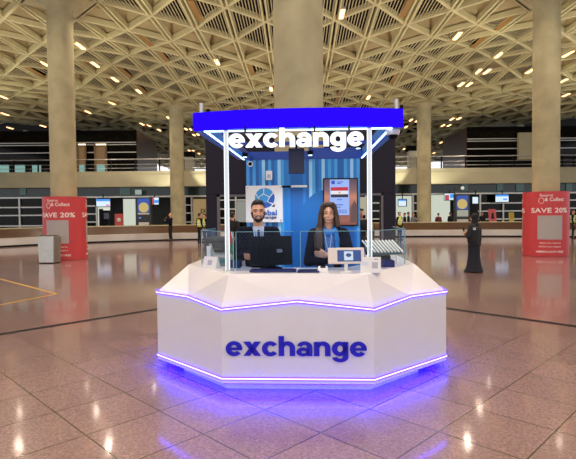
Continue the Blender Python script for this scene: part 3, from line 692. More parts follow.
# ------------------------------------------------------------------ red column wraps
def wrap(cxy, r, label, az0, z1=2.36):
    root = empty('banner_drum', (cxy.x, cxy.y, 0), 0, label, 'banner', None)
    MB().lathe([(r, .02), (r, z1)], 64, cap=False).lathe([(r-.02, .0), (r-.02, z1-.005)], 64, cap=False).lathe([(.55, z1-.004), (r, z1)], 64, cap=False).build('red_panel', redw, root, smooth=True)
    def bend(mb, z, az):
        out = MB(); vs = []
        for x, y, zz in mb.v:
            a = az+x/r; rr_ = r+.004+(-y); vs.append((rr_*math.sin(a), -rr_*math.cos(a), z+zz))
        out.v = vs; out.f = mb.f; return out
    wt = mat('print_white', rgb(235, 225, 222), .5)
    for k, az in enumerate((az0, az0+2*PI/3, az0-2*PI/3)):
        
        bend(text_mb('SAVE 20%', 1.30, .18, .004, .02), z1-.68, az).build('headline', wt, root)
        bend(text_mb('Reserve', .42, .10, .004, .0), z1-.14, az-.17).build('heading', wt, root)
        bend(text_mb('& Collect', .66, .13, .004, .02), z1-.29, az+.18).build('heading', wt, root)
        # looped mark
        lp = MB(); 
        for i in range(14):
            a0, a1 = PI*2*i/14, PI*2*(i+1)/14
            lp.box((-.30+.085*math.cos((a0+a1)/2), 0, .0+.10*math.sin((a0+a1)/2)), (.045, .004, .016), Matrix.Rotation(-((a0+a1)/2+PI/2), 3, 'Y'))
        bend(lp, z1-.33, az).build('looped_mark', wt, root)
        g = MB(); n = 10
        for i in range(n): g.box((-.42+.84*(i+.5)/n, 0, 0), (.084, .003, .86))
        bend(g, z1-1.30, az).build('pale_panel', mat('panel_pale', rgb(168, 162, 160), .5), root)
        bend(text_mb('when you reserve', .72, .085, .004, .0), z1-1.86, az).build('small_print', wt, root)
        bend(text_mb('before you depart', .74, .085, .004, .0), z1-1.99, az).build('small_print', wt, root)
        bend(text_mb('AMMAN DUTY FREE', .95, .075, .004, .02), z1-2.17, az).build('small_print', wt, root)
    return root
wrap(CL+Vector((.05, 0, 0)), .775, 'red round banner drum around column beside the steel bin', math.radians(2))
wrap(CRt+Vector((-.07, 0, 0)), .785, 'red round banner drum around column right of the woman in black', math.radians(-16))
# bin
P = at(50, 262, 17.15)
bn = empty('litter_bin', (P.x, 17.15, 0), math.radians(-8), 'square brushed steel litter bin before the left red drum', 'bin')
MB().add([(-.27, -.22, .02), (.27, -.22, .02), (.27, .22, .02), (-.27, .22, .02), (-.30, -.23, .95), (.30, -.23, .95), (.30, .23, .95), (-.30, .23, .95)], [(0, 3, 2, 1), (4, 5, 6, 7), (0, 1, 5, 4), (1, 2, 6, 5), (2, 3, 7, 6), (3, 0, 4, 7)]).build('bin_body', steel, bn, bevel=.02)
MB().box((0, 0, .96), (.5, .36, .03)).build('bin_lid', mat('bin_lid_dark', rgb(70, 70, 70), .5), bn); MB().box((0, 0, .012), (.5, .42, .024)).build('bin_plinth', dark, bn)

# ------------------------------------------------------------------ baggage carousels
brown = mat('carousel_slats', rgb(74, 50, 34), .35, var=.35, scale=3, stretch=(9, 1, 1))
skirt_m = mat('carousel_skirt', rgb(206, 202, 192), .3, .4, var=.1, scale=.8)
def carousel(pts, label, h0=.46, h1=.95):
    root = empty('baggage_carousel', (pts[0][0], pts[0][1], 0), 0, label, 'baggage carousel')
    P = [Vector((x, y, 0)) for x, y in pts]; ns = []
    for i in range(len(P)):
        d = (P[min(i+1, len(P)-1)]-P[max(i-1, 0)]).normalized(); ns.append(Vector((-d.y, d.x, 0)))
    def sweep(prof):
        mb = MB(); vs = []; k = len(prof)
        for p, n in zip(P, ns): vs += [p+n*o+Vector((0, 0, z)) for o, z in prof]
        fs = []
        for i in range(len(P)-1):
            for j in range(k): fs.append((i*k+j, (i+1)*k+j, (i+1)*k+(j+1) % k, i*k+(j+1) % k))
        fs += [tuple(range(k-1, -1, -1)), tuple((len(P)-1)*k+j for j in range(k))]
        return mb.add(vs, fs)
    sub(sweep([(.05, 0), (.05, .10), (.5, .10), (.5, 0)]).build('base', dark), root)
    sub(sweep([(0, .09), (-.02, h0), (.10, h0+.03), (.5, h0), (.5, .09)]).build('skirt', skirt_m), root)
    sub(sweep([(.10, h0), (.10, h0+.035), (1.1, h1), (1.2, h1), (1.2, h0)]).build('slat_belt', brown), root)
    sub(sweep([(1.15, h0), (1.15, h1+.05), (2.0, h1+.05), (2.0, h0)]).build('centre_deck', slab_c), root)
    return root
def fl_at(px, py):
    d = CR @ Vector(((px-288)/F, -(py-229.5)/F, -1)); q = Vector((0, 0, 1.6))+d*(-1.6/d.z); return (q.x, q.y)
carousel([(-24, 22), (-20, 24.2), fl_at(0, 247.5), fl_at(45, 245), fl_at(90, 243), fl_at(135, 241.5), fl_at(182, 240.2), fl_at(230, 239.5)], 'long baggage carousel with brown belt left of the booth')
carousel([fl_at(375, 237.2), fl_at(440, 236.8), fl_at(500, 236.8), fl_at(545, 237), fl_at(590, 237.6)], 'long baggage carousel with brown belt behind the woman in black')

# ------------------------------------------------------------------ far facade
YF = 39.0
dglass = mat('facade_dark', rgb(9, 8, 8), .08, spec=.16)
tglass = mat('facade_teal', rgb(34, 52, 50), .15)
walnut = mat('timber_cladding', rgb(52, 30, 20), .3, var=.3, scale=2, stretch=(1, 8, 1))
slab = MB().box2((-44, YF, 3.95), (44, YF+7, 4.95)).build('mezzanine_slab', slab_c, bevel=.03); tag(slab, kind='structure')
tag(MB().box2((-44, YF+.05, 4.95), (44, YF+.15, 5.2)).build('mezzanine_kerb', slab_c), kind='structure')
# railing: left and right runs
def railing(x0, x1, label):
    r = empty('balustrade', ((x0+x1)/2, YF+.1, 5.2), 0, label, 'railing')
    sub(MB().tube((x0, YF+.1, 6.15), (x1, YF+.1, 6.15), .045, 10).build('handrail', alu), r)
    for z in (5.45, 5.75): sub(MB().tube((x0, YF+.1, z), (x1, YF+.1, z), .018, 8).build('rail', alu), r)
    n = int((x1-x0)/1.85)
    for i in range(n+1):
        x = x0+(x1-x0)*i/n; sub(MB().box2((x-.04, YF+.05, 5.2), (x+.04, YF+.17, 6.13)).build('post', dark), r)
railing(-43, -6.3, 'steel balustrade along the upper gallery left of the booth'); railing(8.4, 43, 'steel balustrade along the upper gallery right of the booth')
# upper volumes
def volume(name, xa, xb, side, label, z1=8.55):
    r = empty(name, ((xa+xb)/2, YF+1.2, 4.95), kind='structure'); y0 = YF+1.0
    sub(MB().box2((xa, y0, 4.95), (xb, y0+6, z1)).build('dark_glazing', dglass), r)
    xs_ = xb if side > 0 else xa
    sub(MB().box2((xs_-.06, y0+.02, 4.95), (xs_+.06, y0+6.05, z1-.02)).build('timber_side', walnut), r)
    for z in (7.62, 7.44, 6.82):
        sub(MB().box2((xa, y0-.10, z-.035), (xb, y0-.02, z+.035)).build('mullion', alu), r)
    sub(MB().box2((xa, y0-.05, z1-.25), (xb, y0+.0, z1+.05)).build('fascia', black), r)
    return r
volume('wall_left', -44, at(136.5, 150, YF+1).x, 1, '')
volume('wall_right', at(467, 150, YF+1).x, 44, -1, '')
# lit recesses on the gallery
def px_box(px0, py0, px1, py1, Y, th, nm, m, root=None):
    o = wall(px0, py0, px1, py1, Y, th).build(nm, m)
    return sub(o, root) if root else o
lift_g = glow('lift_glow', rgb(150, 110, 64), .45); cyan_g = glow('shop_cyan', rgb(150, 200, 190), .55)
for (x0, x1, lab) in ((77.5, 86.5, 'amber lit lift doorway on the gallery beside the left column'), (95, 107, 'amber lit lift doorway on the gallery, second from the left column')):
    r = empty('lift_doorway', at((x0+x1)/2, 175, YF+.9), 0, lab, 'lift')
    px_box(x0, 143, x1, 176, YF+.86, .1, 'surround', mat('lift_brass', rgb(120, 96, 62), .4, .3), r); px_box(x0+2, 147, x1-2, 165, YF+.75, .04, 'lit_panel', lift_g, r)
    px_box(x0+1, 144, x1-1, 145, YF+.75, .04, 'lamp', glow('lift_lamp', (1, .85, .6, 1), 3), r)
    px_box(x0+2, 165, x1-2, 174, YF+.75, .04, 'lower_panel', cyan_g, r)
for (x0, x1, lab) in ((0, 9, 'pale lit shop bay on the gallery at the far left'), (15, 25, 'pale lit shop bay on the gallery, second from the far left'), (33, 41, 'small pale lit shop bay on the gallery nearest the left column')):
    px_box(x0, 165, x1, 177, YF+.86, .1, 'lit_bay', cyan_g)
    o = bpy.context.scene.objects[-1] if False else [q for q in COL.objects if q.name.startswith('lit_bay')][-1]; tag(o, lab, 'shop window')
r = px_box(517, 133, 531.5, 160, YF+.9, .3, 'gallery_pier', slab_c); tag(r, kind='structure')
for (x0, x1, y0, y1, lab) in ((184, 194.5, 154, 174, 'pale box kiosk on the gallery beside the far left column'), (407, 418, 148, 170.5, 'pale box kiosk on the gallery beside the far right column')):
    r = empty('gallery_kiosk', at((x0+x1)/2, y1, YF+2), 0, lab, 'kiosk')
    px_box(x0, y0+4, x1, y1+3, YF+2, .8, 'wall_panel', mat('kiosk_pale', rgb(190, 186, 168), .5), r); px_box(x0-1.5, y0-1, x1+.5, y0+4, YF+1.95, .9, 'dark_top', black, r)
# lower storey
back_w = tag(MB().box2((-44, 46.5, 0), (44, 46.8, 3.95)).build('wall_back', mat('back_dark', rgb(26, 25, 24), .4)), kind='structure')
tag(MB().box2((-44, YF+.6, 3.2), (44, YF+.75, 3.95)).build('trim_3', tglass), kind='structure')
tag(MB().box2((-44, YF+.3, 3.12), (44, YF+.5, 3.24)).build('trim_4', alu), kind='structure')
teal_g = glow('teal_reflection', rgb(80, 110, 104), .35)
for i, (x0, x1) in enumerate(((20, 26), (120, 130), (462, 468), (497, 503), (516, 524), (566, 572))): tag(px_box(x0, 187.5 if x0 < 200 else 183.5, x1, 195 if x0 < 200 else 191, YF+.55, .03, 'window_%d' % (i+1), teal_g), kind='structure')  # reflections in the teal glass, put in as faintly glowing panels
# storefront frames
def shopfront(px0, px1, ys, posts, label):
    a, b_ = at(px0, 220, YF+.4), at(px1, 220, YF+.4)
    r = empty('shopfront_frame', ((a.x+b_.x)/2, YF+.4, 0), 0, label, 'shopfront')
    for y in ys:
        z = at((px0+px1)/2, y, YF+.4).z; sub(MB().box2((a.x, YF+.35, z-.05), (b_.x, YF+.45, z+.05)).build('rail', alu), r)
    for p_ in posts:
        x = at(p_, 220, YF+.4).x; sub(MB().box2((x-.06, YF+.33, 0), (x+.06, YF+.47, 3.15)).build('post', alu), r)
    sub(MB().box2((a.x, YF+.5, .05), (b_.x, YF+.52, 3.1)).build('glazing', dglass), r)
    return r
shopfront(-20, 50, (207.5, 215.5, 226), (20,), 'dark shopfront with steel rails left of the left red drum')
shopfront(84, 97, (206, 214, 222), (85, 97), 'narrow dark shopfront just right of the left red drum')
shopfront(184, 193, (205, 213, 222), (185, 192), 'narrow dark shopfront just right of the far left column')
shopfront(412, 420, (203, 211, 219), (413,), 'narrow dark shopfront left of the far right column')
shopfront(478, 530, (203, 211, 219), (480, 503, 529), 'dark shopfront with steel rails left of the right red drum')
shopfront(559, 600, (200, 208, 216), (562,), 'dark shopfront with steel rails right of the right red drum')
shopfront(216, 250, (200, 209, 218), (236,), 'dark shelved shopfront seen through the portal left bay')
shopfront(356, 384, (193, 203, 211, 219), (366,), 'dark shelved shopfront seen through the portal right bay')
lit = glow('shop_white', rgb(215, 222, 205), .75); litb = glow('shop_beige', rgb(190, 160, 110), .5)
def litwall(px0, py0, px1, py1, m, label, Y=44.5, nm='shop_interior'):
    r = px_box(px0, py0, px1, py1, Y, .3, nm, m); return tag(r, label, 'shop interior')
SHOP = None
litwall(97.5, 199, 110, 236, lit, 'bright white shop interior behind the dark ticket machine', YF+2)
litwall(125, 199, 135.5, 236.5, lit, 'white lit panel left of the blue and yellow totem', YF+2)
beige = litwall(193, 199, 206, 234.3, litb, 'beige lit shop interior behind the yellow vest workers')
litwall(396, 196, 414, 232, lit, 'bright white shop interior just right of the portal')
litwall(430, 195, 449, 232, lit, 'white shop interior right of the far right column')
tag(px_box(237, 201, 246.5, 222, YF+.3, .05, 'window_8', glow('panel_grey', rgb(170, 172, 165), .5)), kind='structure')
tag(px_box(357, 197, 366, 215, YF+.3, .05, 'window_9', glow('panel_cream', rgb(205, 200, 170), .55)), kind='structure')
o = text_mb('EX', .5, .4, .05, .02).build('shop_lettering', mat('ex_dark', rgb(50, 40, 30), .5)); o.location = at(203.5, 211, 44.1); o.parent = beige
# screens, totems, posters
scr1 = glow('scr_cyan', rgb(60, 150, 240), .9); scr2 = glow('scr_pale', rgb(215, 235, 250), .9); scr3 = glow('scr_pink', rgb(230, 110, 200), .9)
def info_screen(px0, py0, px1, py1, label, rects, Y=YF-.2):
    r = empty('info_screen', at((px0+px1)/2, (py0+py1)/2, Y), 0, label, 'screen')
    px_box(px0-.6, py0-.6, px1+.6, py1+.6, Y, .12, 'casing', dark, r)
    px_box(px0, py0, px1, py1, Y-.12, .02, 'screen', scr2, r)
    for (x0, y0, x1, y1, m) in rects: px_box(x0, y0, x1, y1, Y-.14, .02, 'screen_block', m, r)
    px_box((px0+px1)/2-.4, 194 if px0 < 288 else 190, (px0+px1)/2+.4, py0, Y, .06, 'hanger', dark, r)
info_screen(96.5, 199, 110, 206.5, 'blue and white screen over the dark ticket machine', [(96.5, 199, 110, 201.3, scr1), (106, 204.5, 109.5, 206, scr3)])
info_screen(151, 197.5, 158.6, 204.5, 'small red and blue screen right of the blue totem', [(151, 197.5, 154, 204.5, glow('scr_rose', rgb(190, 70, 90), .8)), (154, 200, 158.6, 203, scr1)])
info_screen(398.5, 199.5, 406, 206, 'small blue screen inside the white shop by the portal', [(398.5, 199.5, 406, 201, scr1)])
info_screen(444.5, 193.5, 454, 200, 'red and blue screen left of the tall totem', [(445, 195, 449, 200, MATS['scr_rose']), (450, 194, 454, 198, scr1)])
info_screen(472.5, 197, 478, 203.5, 'small plain white screen right of the tall totem', [])
info_screen(495.5, 194.5, 508.5, 202, 'blue and white screen left of the right red drum', [(495.5, 194.5, 508.5, 196.5, scr1), (503, 198.5, 507, 200, scr1)])
tot_b = glow('poster_blue', rgb(40, 90, 190), .65); tot_y = glow('poster_yellow', rgb(214, 190, 110), .7)
def totem(px0, py0, px1, poster, label, disc_c, disc_r, extra):
    Y = 36.2; base = at(px0, py0, Y); x0, x1 = base.x, at(px1, py0, Y).x
    r = empty('totem', ((x0+x1)/2, Y, 0), 0, label, 'advert totem')
    sub(MB().box2((x0, Y, 0), (x1, Y+.35, base.z)).build('casing', mat('totem_grey', rgb(48, 52, 52), .4), bevel=.02), r)
    p_ = px_box(*poster, Y, .03, 'poster', tot_b, r)
    c0 = at(*disc_c, Y); rr_ = disc_r*Y/F
    dd = MB().tube((c0.x, Y-.055, c0.z), (c0.x, Y-.02, c0.z), rr_, 32).build('poster_disc', tot_y); sub(dd, r)
    for (a0, a1, a2, a3, m) in extra: px_box(a0, a1, a2, a3, Y, .045, 'poster_block', m, r)
totem(135.2, 197.5, 150.8, (138, 198.5, 149.5, 212.5), 'dark totem with blue poster and yellow disc left of the phone man', (143.8, 207.5), 5, [(138, 212.8, 149.5, 214.5, mat('tile_white', rgb(210, 210, 205), .5)), (139, 222.3, 149, 225.5, MATS['tile_white']), (139, 217.2, 141, 218.6, scr1)])
totem(455, 194, 470, (456.6, 195.5, 468, 209.5), 'dark totem with blue poster and yellow disc behind the woman in black', (462, 204), 5, [(457, 210, 468, 216.5, glow('poster_pale', rgb(190, 190, 170), .55)), (457, 219.2, 468, 222.8, MATS['tile_white'])])
pr_ = glow('poster_red', rgb(205, 60, 56), .45)
def poster(px0, py0, px1, py1, m, label, motif, mm, lean=.25):
    Y = 36.5; a, b_ = at(px0, py1, Y), at(px1, py0, Y); w, h = b_.x-a.x, b_.z-a.z
    r = empty('poster_stand', ((a.x+b_.x)/2, Y, 0), lean, label, 'poster stand')
    R = Matrix.Rotation(-.12, 3, 'X'); zc_ = (a.z+b_.z)/2
    MB().box((0, 0, zc_), (w, .05, h), R).build('board', m, r)
    if motif == 'oval': MB().ell((0, -.03, zc_+.02), (w*.26, .02, h*.16)).build('motif', mm, r)
    elif motif == 'figure': MB().ell((0, -.03, zc_+.12), (w*.16, .02, h*.13)).ell((0, -.03, zc_-.22), (w*.28, .02, h*.26)).build('motif', mm, r)
    else:
        for k in range(4): MB().box((0, -.03, zc_-h*.3+k*h*.2), (w*.7, .02, h*.07), R).build('motif', mm, r)
    MB().box((0, .25, (zc_-h/2)/2+.1), (w*.8, .04, zc_-h/2+.2)).build('stand', dark, r)
poster(115.2, 213.8, 122.6, 226.5, pr_, 'red poster board behind the carousel left of the white panel', 'oval', MATS['tile_white'])
poster(488, 209, 496.8, 223.5, pr_, 'red poster board with dark figure behind the carousel', 'figure', blackc, .3)
poster(509, 212.5, 514, 222, glow('poster_gold', rgb(200, 170, 50), .45), 'small yellow poster board behind the carousel', 'rows', mat('row_red', rgb(150, 60, 30), .5), 0)
r = empty('ticket_machine', at(106, 236, 37.5).xy.to_3d(), 0, 'dark ticket machine under the blue and white screen', 'ticket machine')
px_box(102.5, 209, 110.5, 237, 37.6, .6, 'housing', dark, r); px_box(104, 213, 109, 219, 37, .02, 'display', mat('display_slate', rgb(60, 66, 90), .2), r); px_box(103.5, 208, 110, 210.4, 37, .05, 'top_sign', glow('sign_pale', rgb(225, 230, 210), .8), r)
r = empty('exit_sign', at(252.5, 192, YF-.1), 0, 'x', 'sign'); bpy.data.objects.remove(r)
px_box(135.5, 189.8, 141.5, 194.5, YF-.05, .1, 'gallery_sign', glow('sign_grey', rgb(170, 190, 180), .6)); tag(COL.objects['gallery_sign'], 'small pale hanging sign above the left totem', 'sign')
o = MB().lathe([(.001, -.14), (.10, -.10), (.14, 0), (.10, .10), (.001, .14)], 16, at(462.5, 188, YF-.3)).build('globe_sign', glow('globe_white', rgb(220, 220, 205), .8)); tag(o, 'small white round sign above the right totem', 'sign')
# things on the carousel deck
r = px_box(25, 226.5, 39, 229.5, 29.6, .5, 'flat_case', mat('case_grey', rgb(70, 68, 64), .5)); tag(r, 'dark flat case lying on the left carousel', 'case')
P = at(13, 220, 37.5)

# ------------------------------------------------------------------ people
def hand(mb, w, d, up, side, s=1., curl=.35):
    """palm and five fingers from wrist w along d; up = back of the hand; side = thumb side vector"""
    w, d, up, side = Vector(w), Vector(d).normalized(), Vector(up).normalized(), Vector(side).normalized()
    c = w+d*.045*s
    for k in (-.027, -.009, .009, .027): mb.cap(w+d*.008*s+side*k*s*.75, .013*s, w+d*.088*s+side*k*s, .0115*s, 8, 3)
    for k, ln in ((.027, .068), (.009, .078), (-.009, .072), (-.027, .056)):
        p0 = w+d*.086*s+side*k*s; p1 = p0+(d*math.cos(curl*.5)-up*math.sin(curl*.5))*ln*.5*s; p2 = p1+(d*math.cos(curl*1.6)-up*math.sin(curl*1.6))*ln*.5*s
        mb.cap(p0, .0088*s, p1, .0082*s, 8, 3); mb.cap(p1, .0082*s, p2, .0068*s, 8, 3)
    t0 = w+d*.022*s+side*.026*s; t1 = t0+(d*.7+side*.6-up*.25).normalized()*.04*s; t2 = t1+(d*.9+side*.25-up*.3).normalized()*.03*s
    mb.cap(t0, .0125*s, t1, .0105*s, 8, 3); mb.cap(t1, .0105*s, t2, .0085*s, 8, 3)
def head_shape(mb, hc, s=1.):
    """skull, face and jaw about head centre hc (eyes at its height), facing -Y"""
    hc = Vector(hc)
    def e(o, r): mb.ell(hc+Vector(o)*s, [q*s for q in r], n=20, m=14)
    e((0, .015, .03), (.073, .092, .088)); e((0, -.03, -.035), (.056, .058, .075)); e((0, -.05, -.088), (.030, .030, .026))
    e((-.034, -.055, -.03), (.026, .028, .026)); e((.034, -.055, -.03), (.026, .028, .026)); e((0, -.055, .02), (.058, .036, .028))
    mb.cap(hc+Vector((0, -.088, .0))*s, .009*s, hc+Vector((0, -.110, -.036))*s, .0125*s, 10, 4)
    for k in (-1, 1):
        mb.ell(hc+Vector((k*.012, -.098, -.037))*s, (.009*s, .011*s, .008*s)); mb.ell(hc+Vector((k*.074, .006, -.012))*s, (.010*s, .020*s, .031*s))
def person(label, loc, rz, H, cfg, vox=.016, s=1.):
    k = H/1.75
    root = empty('person', loc, rz, label, 'person')
    def J(n, d): 
        v = cfg.get(n, d); return Vector(v)*k
    hc = J('head', (0, -.01, 1.635)); body = MB(); top = MB(); trs = MB(); w = cfg.get('w', 1.)
    sh = {-1: J('shR', (-.175*w, .01, 1.40)), 1: J('shL', (.175*w, .01, 1.40))}
    el = {-1: J('elR', (-.24*w, .03, 1.12)), 1: J('elL', (.24*w, .03, 1.12))}
    wr = {-1: J('wrR', (-.25*w, -.06, .88)), 1: J('wrL', (.25*w, -.06, .88))}
    hd = {-1: Vector(cfg.get('hdR', (0, -.15, -1))), 1: Vector(cfg.get('hdL', (0, -.15, -1)))}
    hip = {-1: J('hipR', (-.09, 0, .90)), 1: J('hipL', (.09, 0, .90))}; kn = {-1: J('knR', (-.10, -.02, .49)), 1: J('knL', (.10, -.02, .49))}; an = {-1: J('anR', (-.105, .02, .08)), 1: J('anL', (.105, .02, .08))}
    head_shape(body, hc, k)
    body.cap(J('neck', (0, .02, 1.42)), .058*k, hc+Vector((0, .015, -.06))*k, .052*k)
    def torso(mb, g):
        mb.ell(Vector((0, .0, 1.27))*k, ((.165*w+g)*k, (.105+g)*k, .20*k)); mb.ell(Vector((0, 0, 1.08))*k, ((.145*w+g)*k, (.098+g)*k, .17*k)); mb.ell(Vector((0, .005, .93))*k, ((.155*w+g)*k, (.105+g)*k, .13*k))
        mb.cap(sh[-1], (.062+g)*k, sh[1], (.062+g)*k)
    torso(body, -.012)
    for q in (-1, 1):
        body.cap(sh[q], .05*k, el[q], .038*k); body.cap(el[q], .038*k, wr[q], .027*k); body.cap(hip[q], .08*k, kn[q], .052*k); body.cap(kn[q], .05*k, an[q], .036*k)
        body.cap(an[q], .036*k, an[q]+Vector((q*.02, -.15, -.045))*k, .03*k)
        upv = Vector(cfg.get('up'+('R' if q < 0 else 'L'), (q, 0, .1))); dd = hd[q].normalized(); thumb = Vector(cfg.get('th'+('R' if q < 0 else 'L'), (0, -1, 0)))
        hand(body, wr[q], dd, upv, thumb, k, cfg.get('curl', .35))
    body.build('body', skin if 'skin' not in cfg else cfg['skin'], root, remesh=min(vox, .0075) if vox < .012 else vox, sm=1)
    torso(top, .012)
    top.cap(Vector((0, .03, 1.40))*k, .075*k, Vector((0, .03, 1.44))*k, .066*k)
    for q in (-1, 1):
        top.cap(sh[q], .074*k, el[q], .056*k); top.cap(el[q], .056*k, el[q].lerp(wr[q], .90), .042*k)
    if cfg.get('coat'): top.ell(Vector((0, .0, .86))*k, (.185*w*k, .13*k, .16*k))
    tm = cfg.get('top', navy); topo = top.build(cfg.get('topname', 'jacket'), tm, root, remesh=vox, sm=3)
    for q in (-1, 1): trs.cap(hip[q], .098*k, kn[q], .070*k); trs.cap(kn[q], .070*k, an[q]+Vector((0, 0, .02)), .058*k)
    trs.ell(Vector((0, .005, .92))*k, (.165*k, .118*k, .11*k)); trs.build('trousers', cfg.get('trs', blackc), root, remesh=vox, sm=2)
    for q in (-1, 1):
        f = MB(); f.cap(an[q]+Vector((0, .02, -.035))*k, .045*k, an[q]+Vector((q*.02, -.15, -.045))*k, .036*k); f.build('shoe', dark, root, remesh=.012, sm=1)
    # hair
    h = MB(); style = cfg.get('hair', 'short')
    hm = cfg.get('hairm', hairm)
    if style == 'short':
        h.ell(hc+Vector((0, .036, .058))*k, (.080*k, .094*k, .084*k)); h.ell(hc+Vector((0, .06, -.005))*k, (.070*k, .052*k, .07*k)); h.ell(hc+Vector((0, -.035, .105))*k, (.064*k, .045*k, .030*k))
    elif style == 'long':
        h.ell(hc+Vector((0, .03, .045))*k, (.086*k, .098*k, .092*k)); h.ell(hc+Vector((.03, -.035, .10))*k, (.05*k, .05*k, .032*k)); h.ell(hc+Vector((-.03, -.035, .10))*k, (.05*k, .05*k, .032*k))
        for q in (-1, 1):
            for y, r in ((-.03, .026), (.01, .034), (.05, .038)):
                h.chain([hc+Vector((q*.058, y-.02, .08))*k, hc+Vector((q*.082, y, -.02))*k, hc+Vector((q*.098, y-.02, -.14))*k], r*k)
            if q < 0: h.chain([hc+Vector((q*.098, -.01, -.14))*k, hc+Vector((q*.125, -.085, -.26))*k, hc+Vector((q*.125, -.115, -.38))*k], .042*k); h.chain([hc+Vector((q*.09, -.04, -.16))*k, hc+Vector((q*.085, -.10, -.30))*k, hc+Vector((q*.095, -.125, -.40))*k], .032*k)
            else: h.chain([hc+Vector((q*.095, .03, -.14))*k, hc+Vector((q*.10, .07, -.26))*k], .04*k)
    if style in ('short', 'long'): h.build('hair', hm, root, remesh=min(vox, .009), sm=2)
    if cfg.get('face'):
        for q in (-1, 1):
            ey = MB().ell(hc+Vector((q*.031, -.081, .002))*k, (.0105*k, .006*k, .0048*k)).build('eye', mat('eye_white', rgb(176, 166, 158), .3), root, smooth=True)
            MB().ell(hc+Vector((q*.031, -.086, .002))*k, (.0064*k, .004*k, .0054*k)).build('iris', mat('iris_dark', rgb(30, 20, 14), .2), ey, smooth=True)
            MB().chain([hc+Vector((q*.014, -.091, .021))*k, hc+Vector((q*.034, -.088, .026))*k, hc+Vector((q*.050, -.075, .018))*k], .0048*k if style == 'short' else .0034*k, 8).build('eyebrow', hairm, root, smooth=True)
        lp = mat('lips', rgb(168, 84, 80), .45)
        MB().chain([hc+Vector((-.026, -.079, -.058))*k, hc+Vector((-.012, -.088, -.066))*k, hc+Vector((.012, -.088, -.066))*k, hc+Vector((.026, -.079, -.058))*k], .0062*k, 8).build('lips', lp, root, smooth=True)
        MB().chain([hc+Vector((-.020, -.085, -.0575))*k, hc+Vector((0, -.094, -.0605))*k, hc+Vector((.020, -.085, -.0575))*k], .0046*k, 8).build('teeth', mat('teeth', rgb(235, 232, 225), .3), root, smooth=True)
    if cfg.get('beard'):
        bd = MB(); bd.ell(hc+Vector((0, -.046, -.092))*k, (.037*k, .036*k, .031*k))
        for q in (-1, 1): bd.chain([hc+Vector((q*.068, -.012, -.015))*k, hc+Vector((q*.058, -.03, -.06))*k, hc+Vector((q*.032, -.05, -.09))*k], .0135*k); bd.chain([hc+Vector((0, -.094, -.048))*k, hc+Vector((q*.024, -.084, -.053))*k, hc+Vector((q*.034, -.07, -.08))*k], .0065*k)
        bd.build('beard', hairm, root, remesh=.005, sm=1)
    return root, k, hc
# staff, arms folded
folded = dict(elR=(-.245, -.05, 1.13), wrR=(.02, -.215, 1.20), hdR=(1, .12, .12), upR=(0, -1, .1), thR=(0, 0, 1),
              elL=(.245, -.05, 1.13), wrL=(-.03, -.185, 1.135), hdL=(-1, .05, .15), upL=(0, -1, .1), thL=(0, 0, 1), curl=.6)
P = at(258, 210, 5.5)
shirt = mat('shirt_pale', rgb(178, 190, 214), .7); lan = mat('lanyard_white', rgb(170, 200, 230), .6); tie = mat('tie_dark', rgb(30, 34, 60), .6)
man, k, hc = person('bearded man in dark suit with lanyard, arms folded behind the monitor', (P.x, 5.5, 0), math.radians(6), 1.755, dict(folded, face=True, beard=True, w=.98), vox=.011)
def chest_patch(root, pts, m, nm, k, r=.006): MB().chain([Vector(p)*k for p in pts], r).build(nm, m, root, smooth=True)
sv = MB(); sv.add([Vector(v)*k for v in ((-.05, -.085, 1.47), (.05, -.085, 1.47), (0, -.137, 1.20), (-.05, -.06, 1.47), (.05, -.06, 1.47), (0, -.11, 1.20))], [(0, 2, 1), (3, 4, 5), (0, 3, 5, 2), (2, 5, 4, 1), (0, 1, 4, 3)]); sv.build('shirt', shirt, man)
sc_ = MB(); sc_.cap(Vector((-.045, -.03, 1.455))*k, .022*k, Vector((0, -.085, 1.43))*k, .018*k); sc_.cap(Vector((.045, -.03, 1.455))*k, .022*k, Vector((0, -.085, 1.43))*k, .018*k); sc_.build('shirt_collar', shirt, man, remesh=.006)
tb_ = MB(); tb_.cap(Vector((0, -.098, 1.425))*k, .014*k, Vector((0, -.132, 1.25))*k, .02*k); tb_.build('tie', tie, man, smooth=True)
chest_patch(man, [(.055, -.05, 1.46), (.045, -.115, 1.36), (.012, -.148, 1.20)], lan, 'lanyard', k, .007); chest_patch(man, [(-.055, -.05, 1.46), (-.045, -.115, 1.36), (-.012, -.148, 1.20)], lan, 'lanyard', k, .007)
P = at(328.5, 212, 5.5)
scarf_m = mat('scarf_blue', rgb(36, 120, 190), .7, var=.25, scale=25); skinw = mat('skin_light', rgb(216, 162, 130), .5, var=.03, scale=30)
wom, k, hc = person('smiling woman with long brown hair and blue scarf, arms folded', (P.x, 5.5, 0), math.radians(-4), 1.725, dict(folded, face=True, hair='long', hairm=hairb, w=.95, skin=skinw, wrR=(.03, -.21, 1.13), elR=(-.235, -.05, 1.09), wrL=(-.02, -.20, 1.175)), vox=.011)
sv = MB(); sv.add([Vector(v)*k for v in ((-.055, -.085, 1.46), (.06, -.085, 1.46), (.05, -.146, 1.16), (-.04, -.146, 1.16), (-.055, -.05, 1.46), (.06, -.05, 1.46), (.05, -.1, 1.16), (-.04, -.1, 1.16))], [(0, 3, 2, 1), (4, 5, 6, 7), (0, 4, 7, 3), (1, 2, 6, 5), (3, 7, 6, 2), (0, 1, 5, 4)]); sv.build('blouse', mat('blouse_print', rgb(92, 130, 190), .7, var=.5, scale=50), wom)
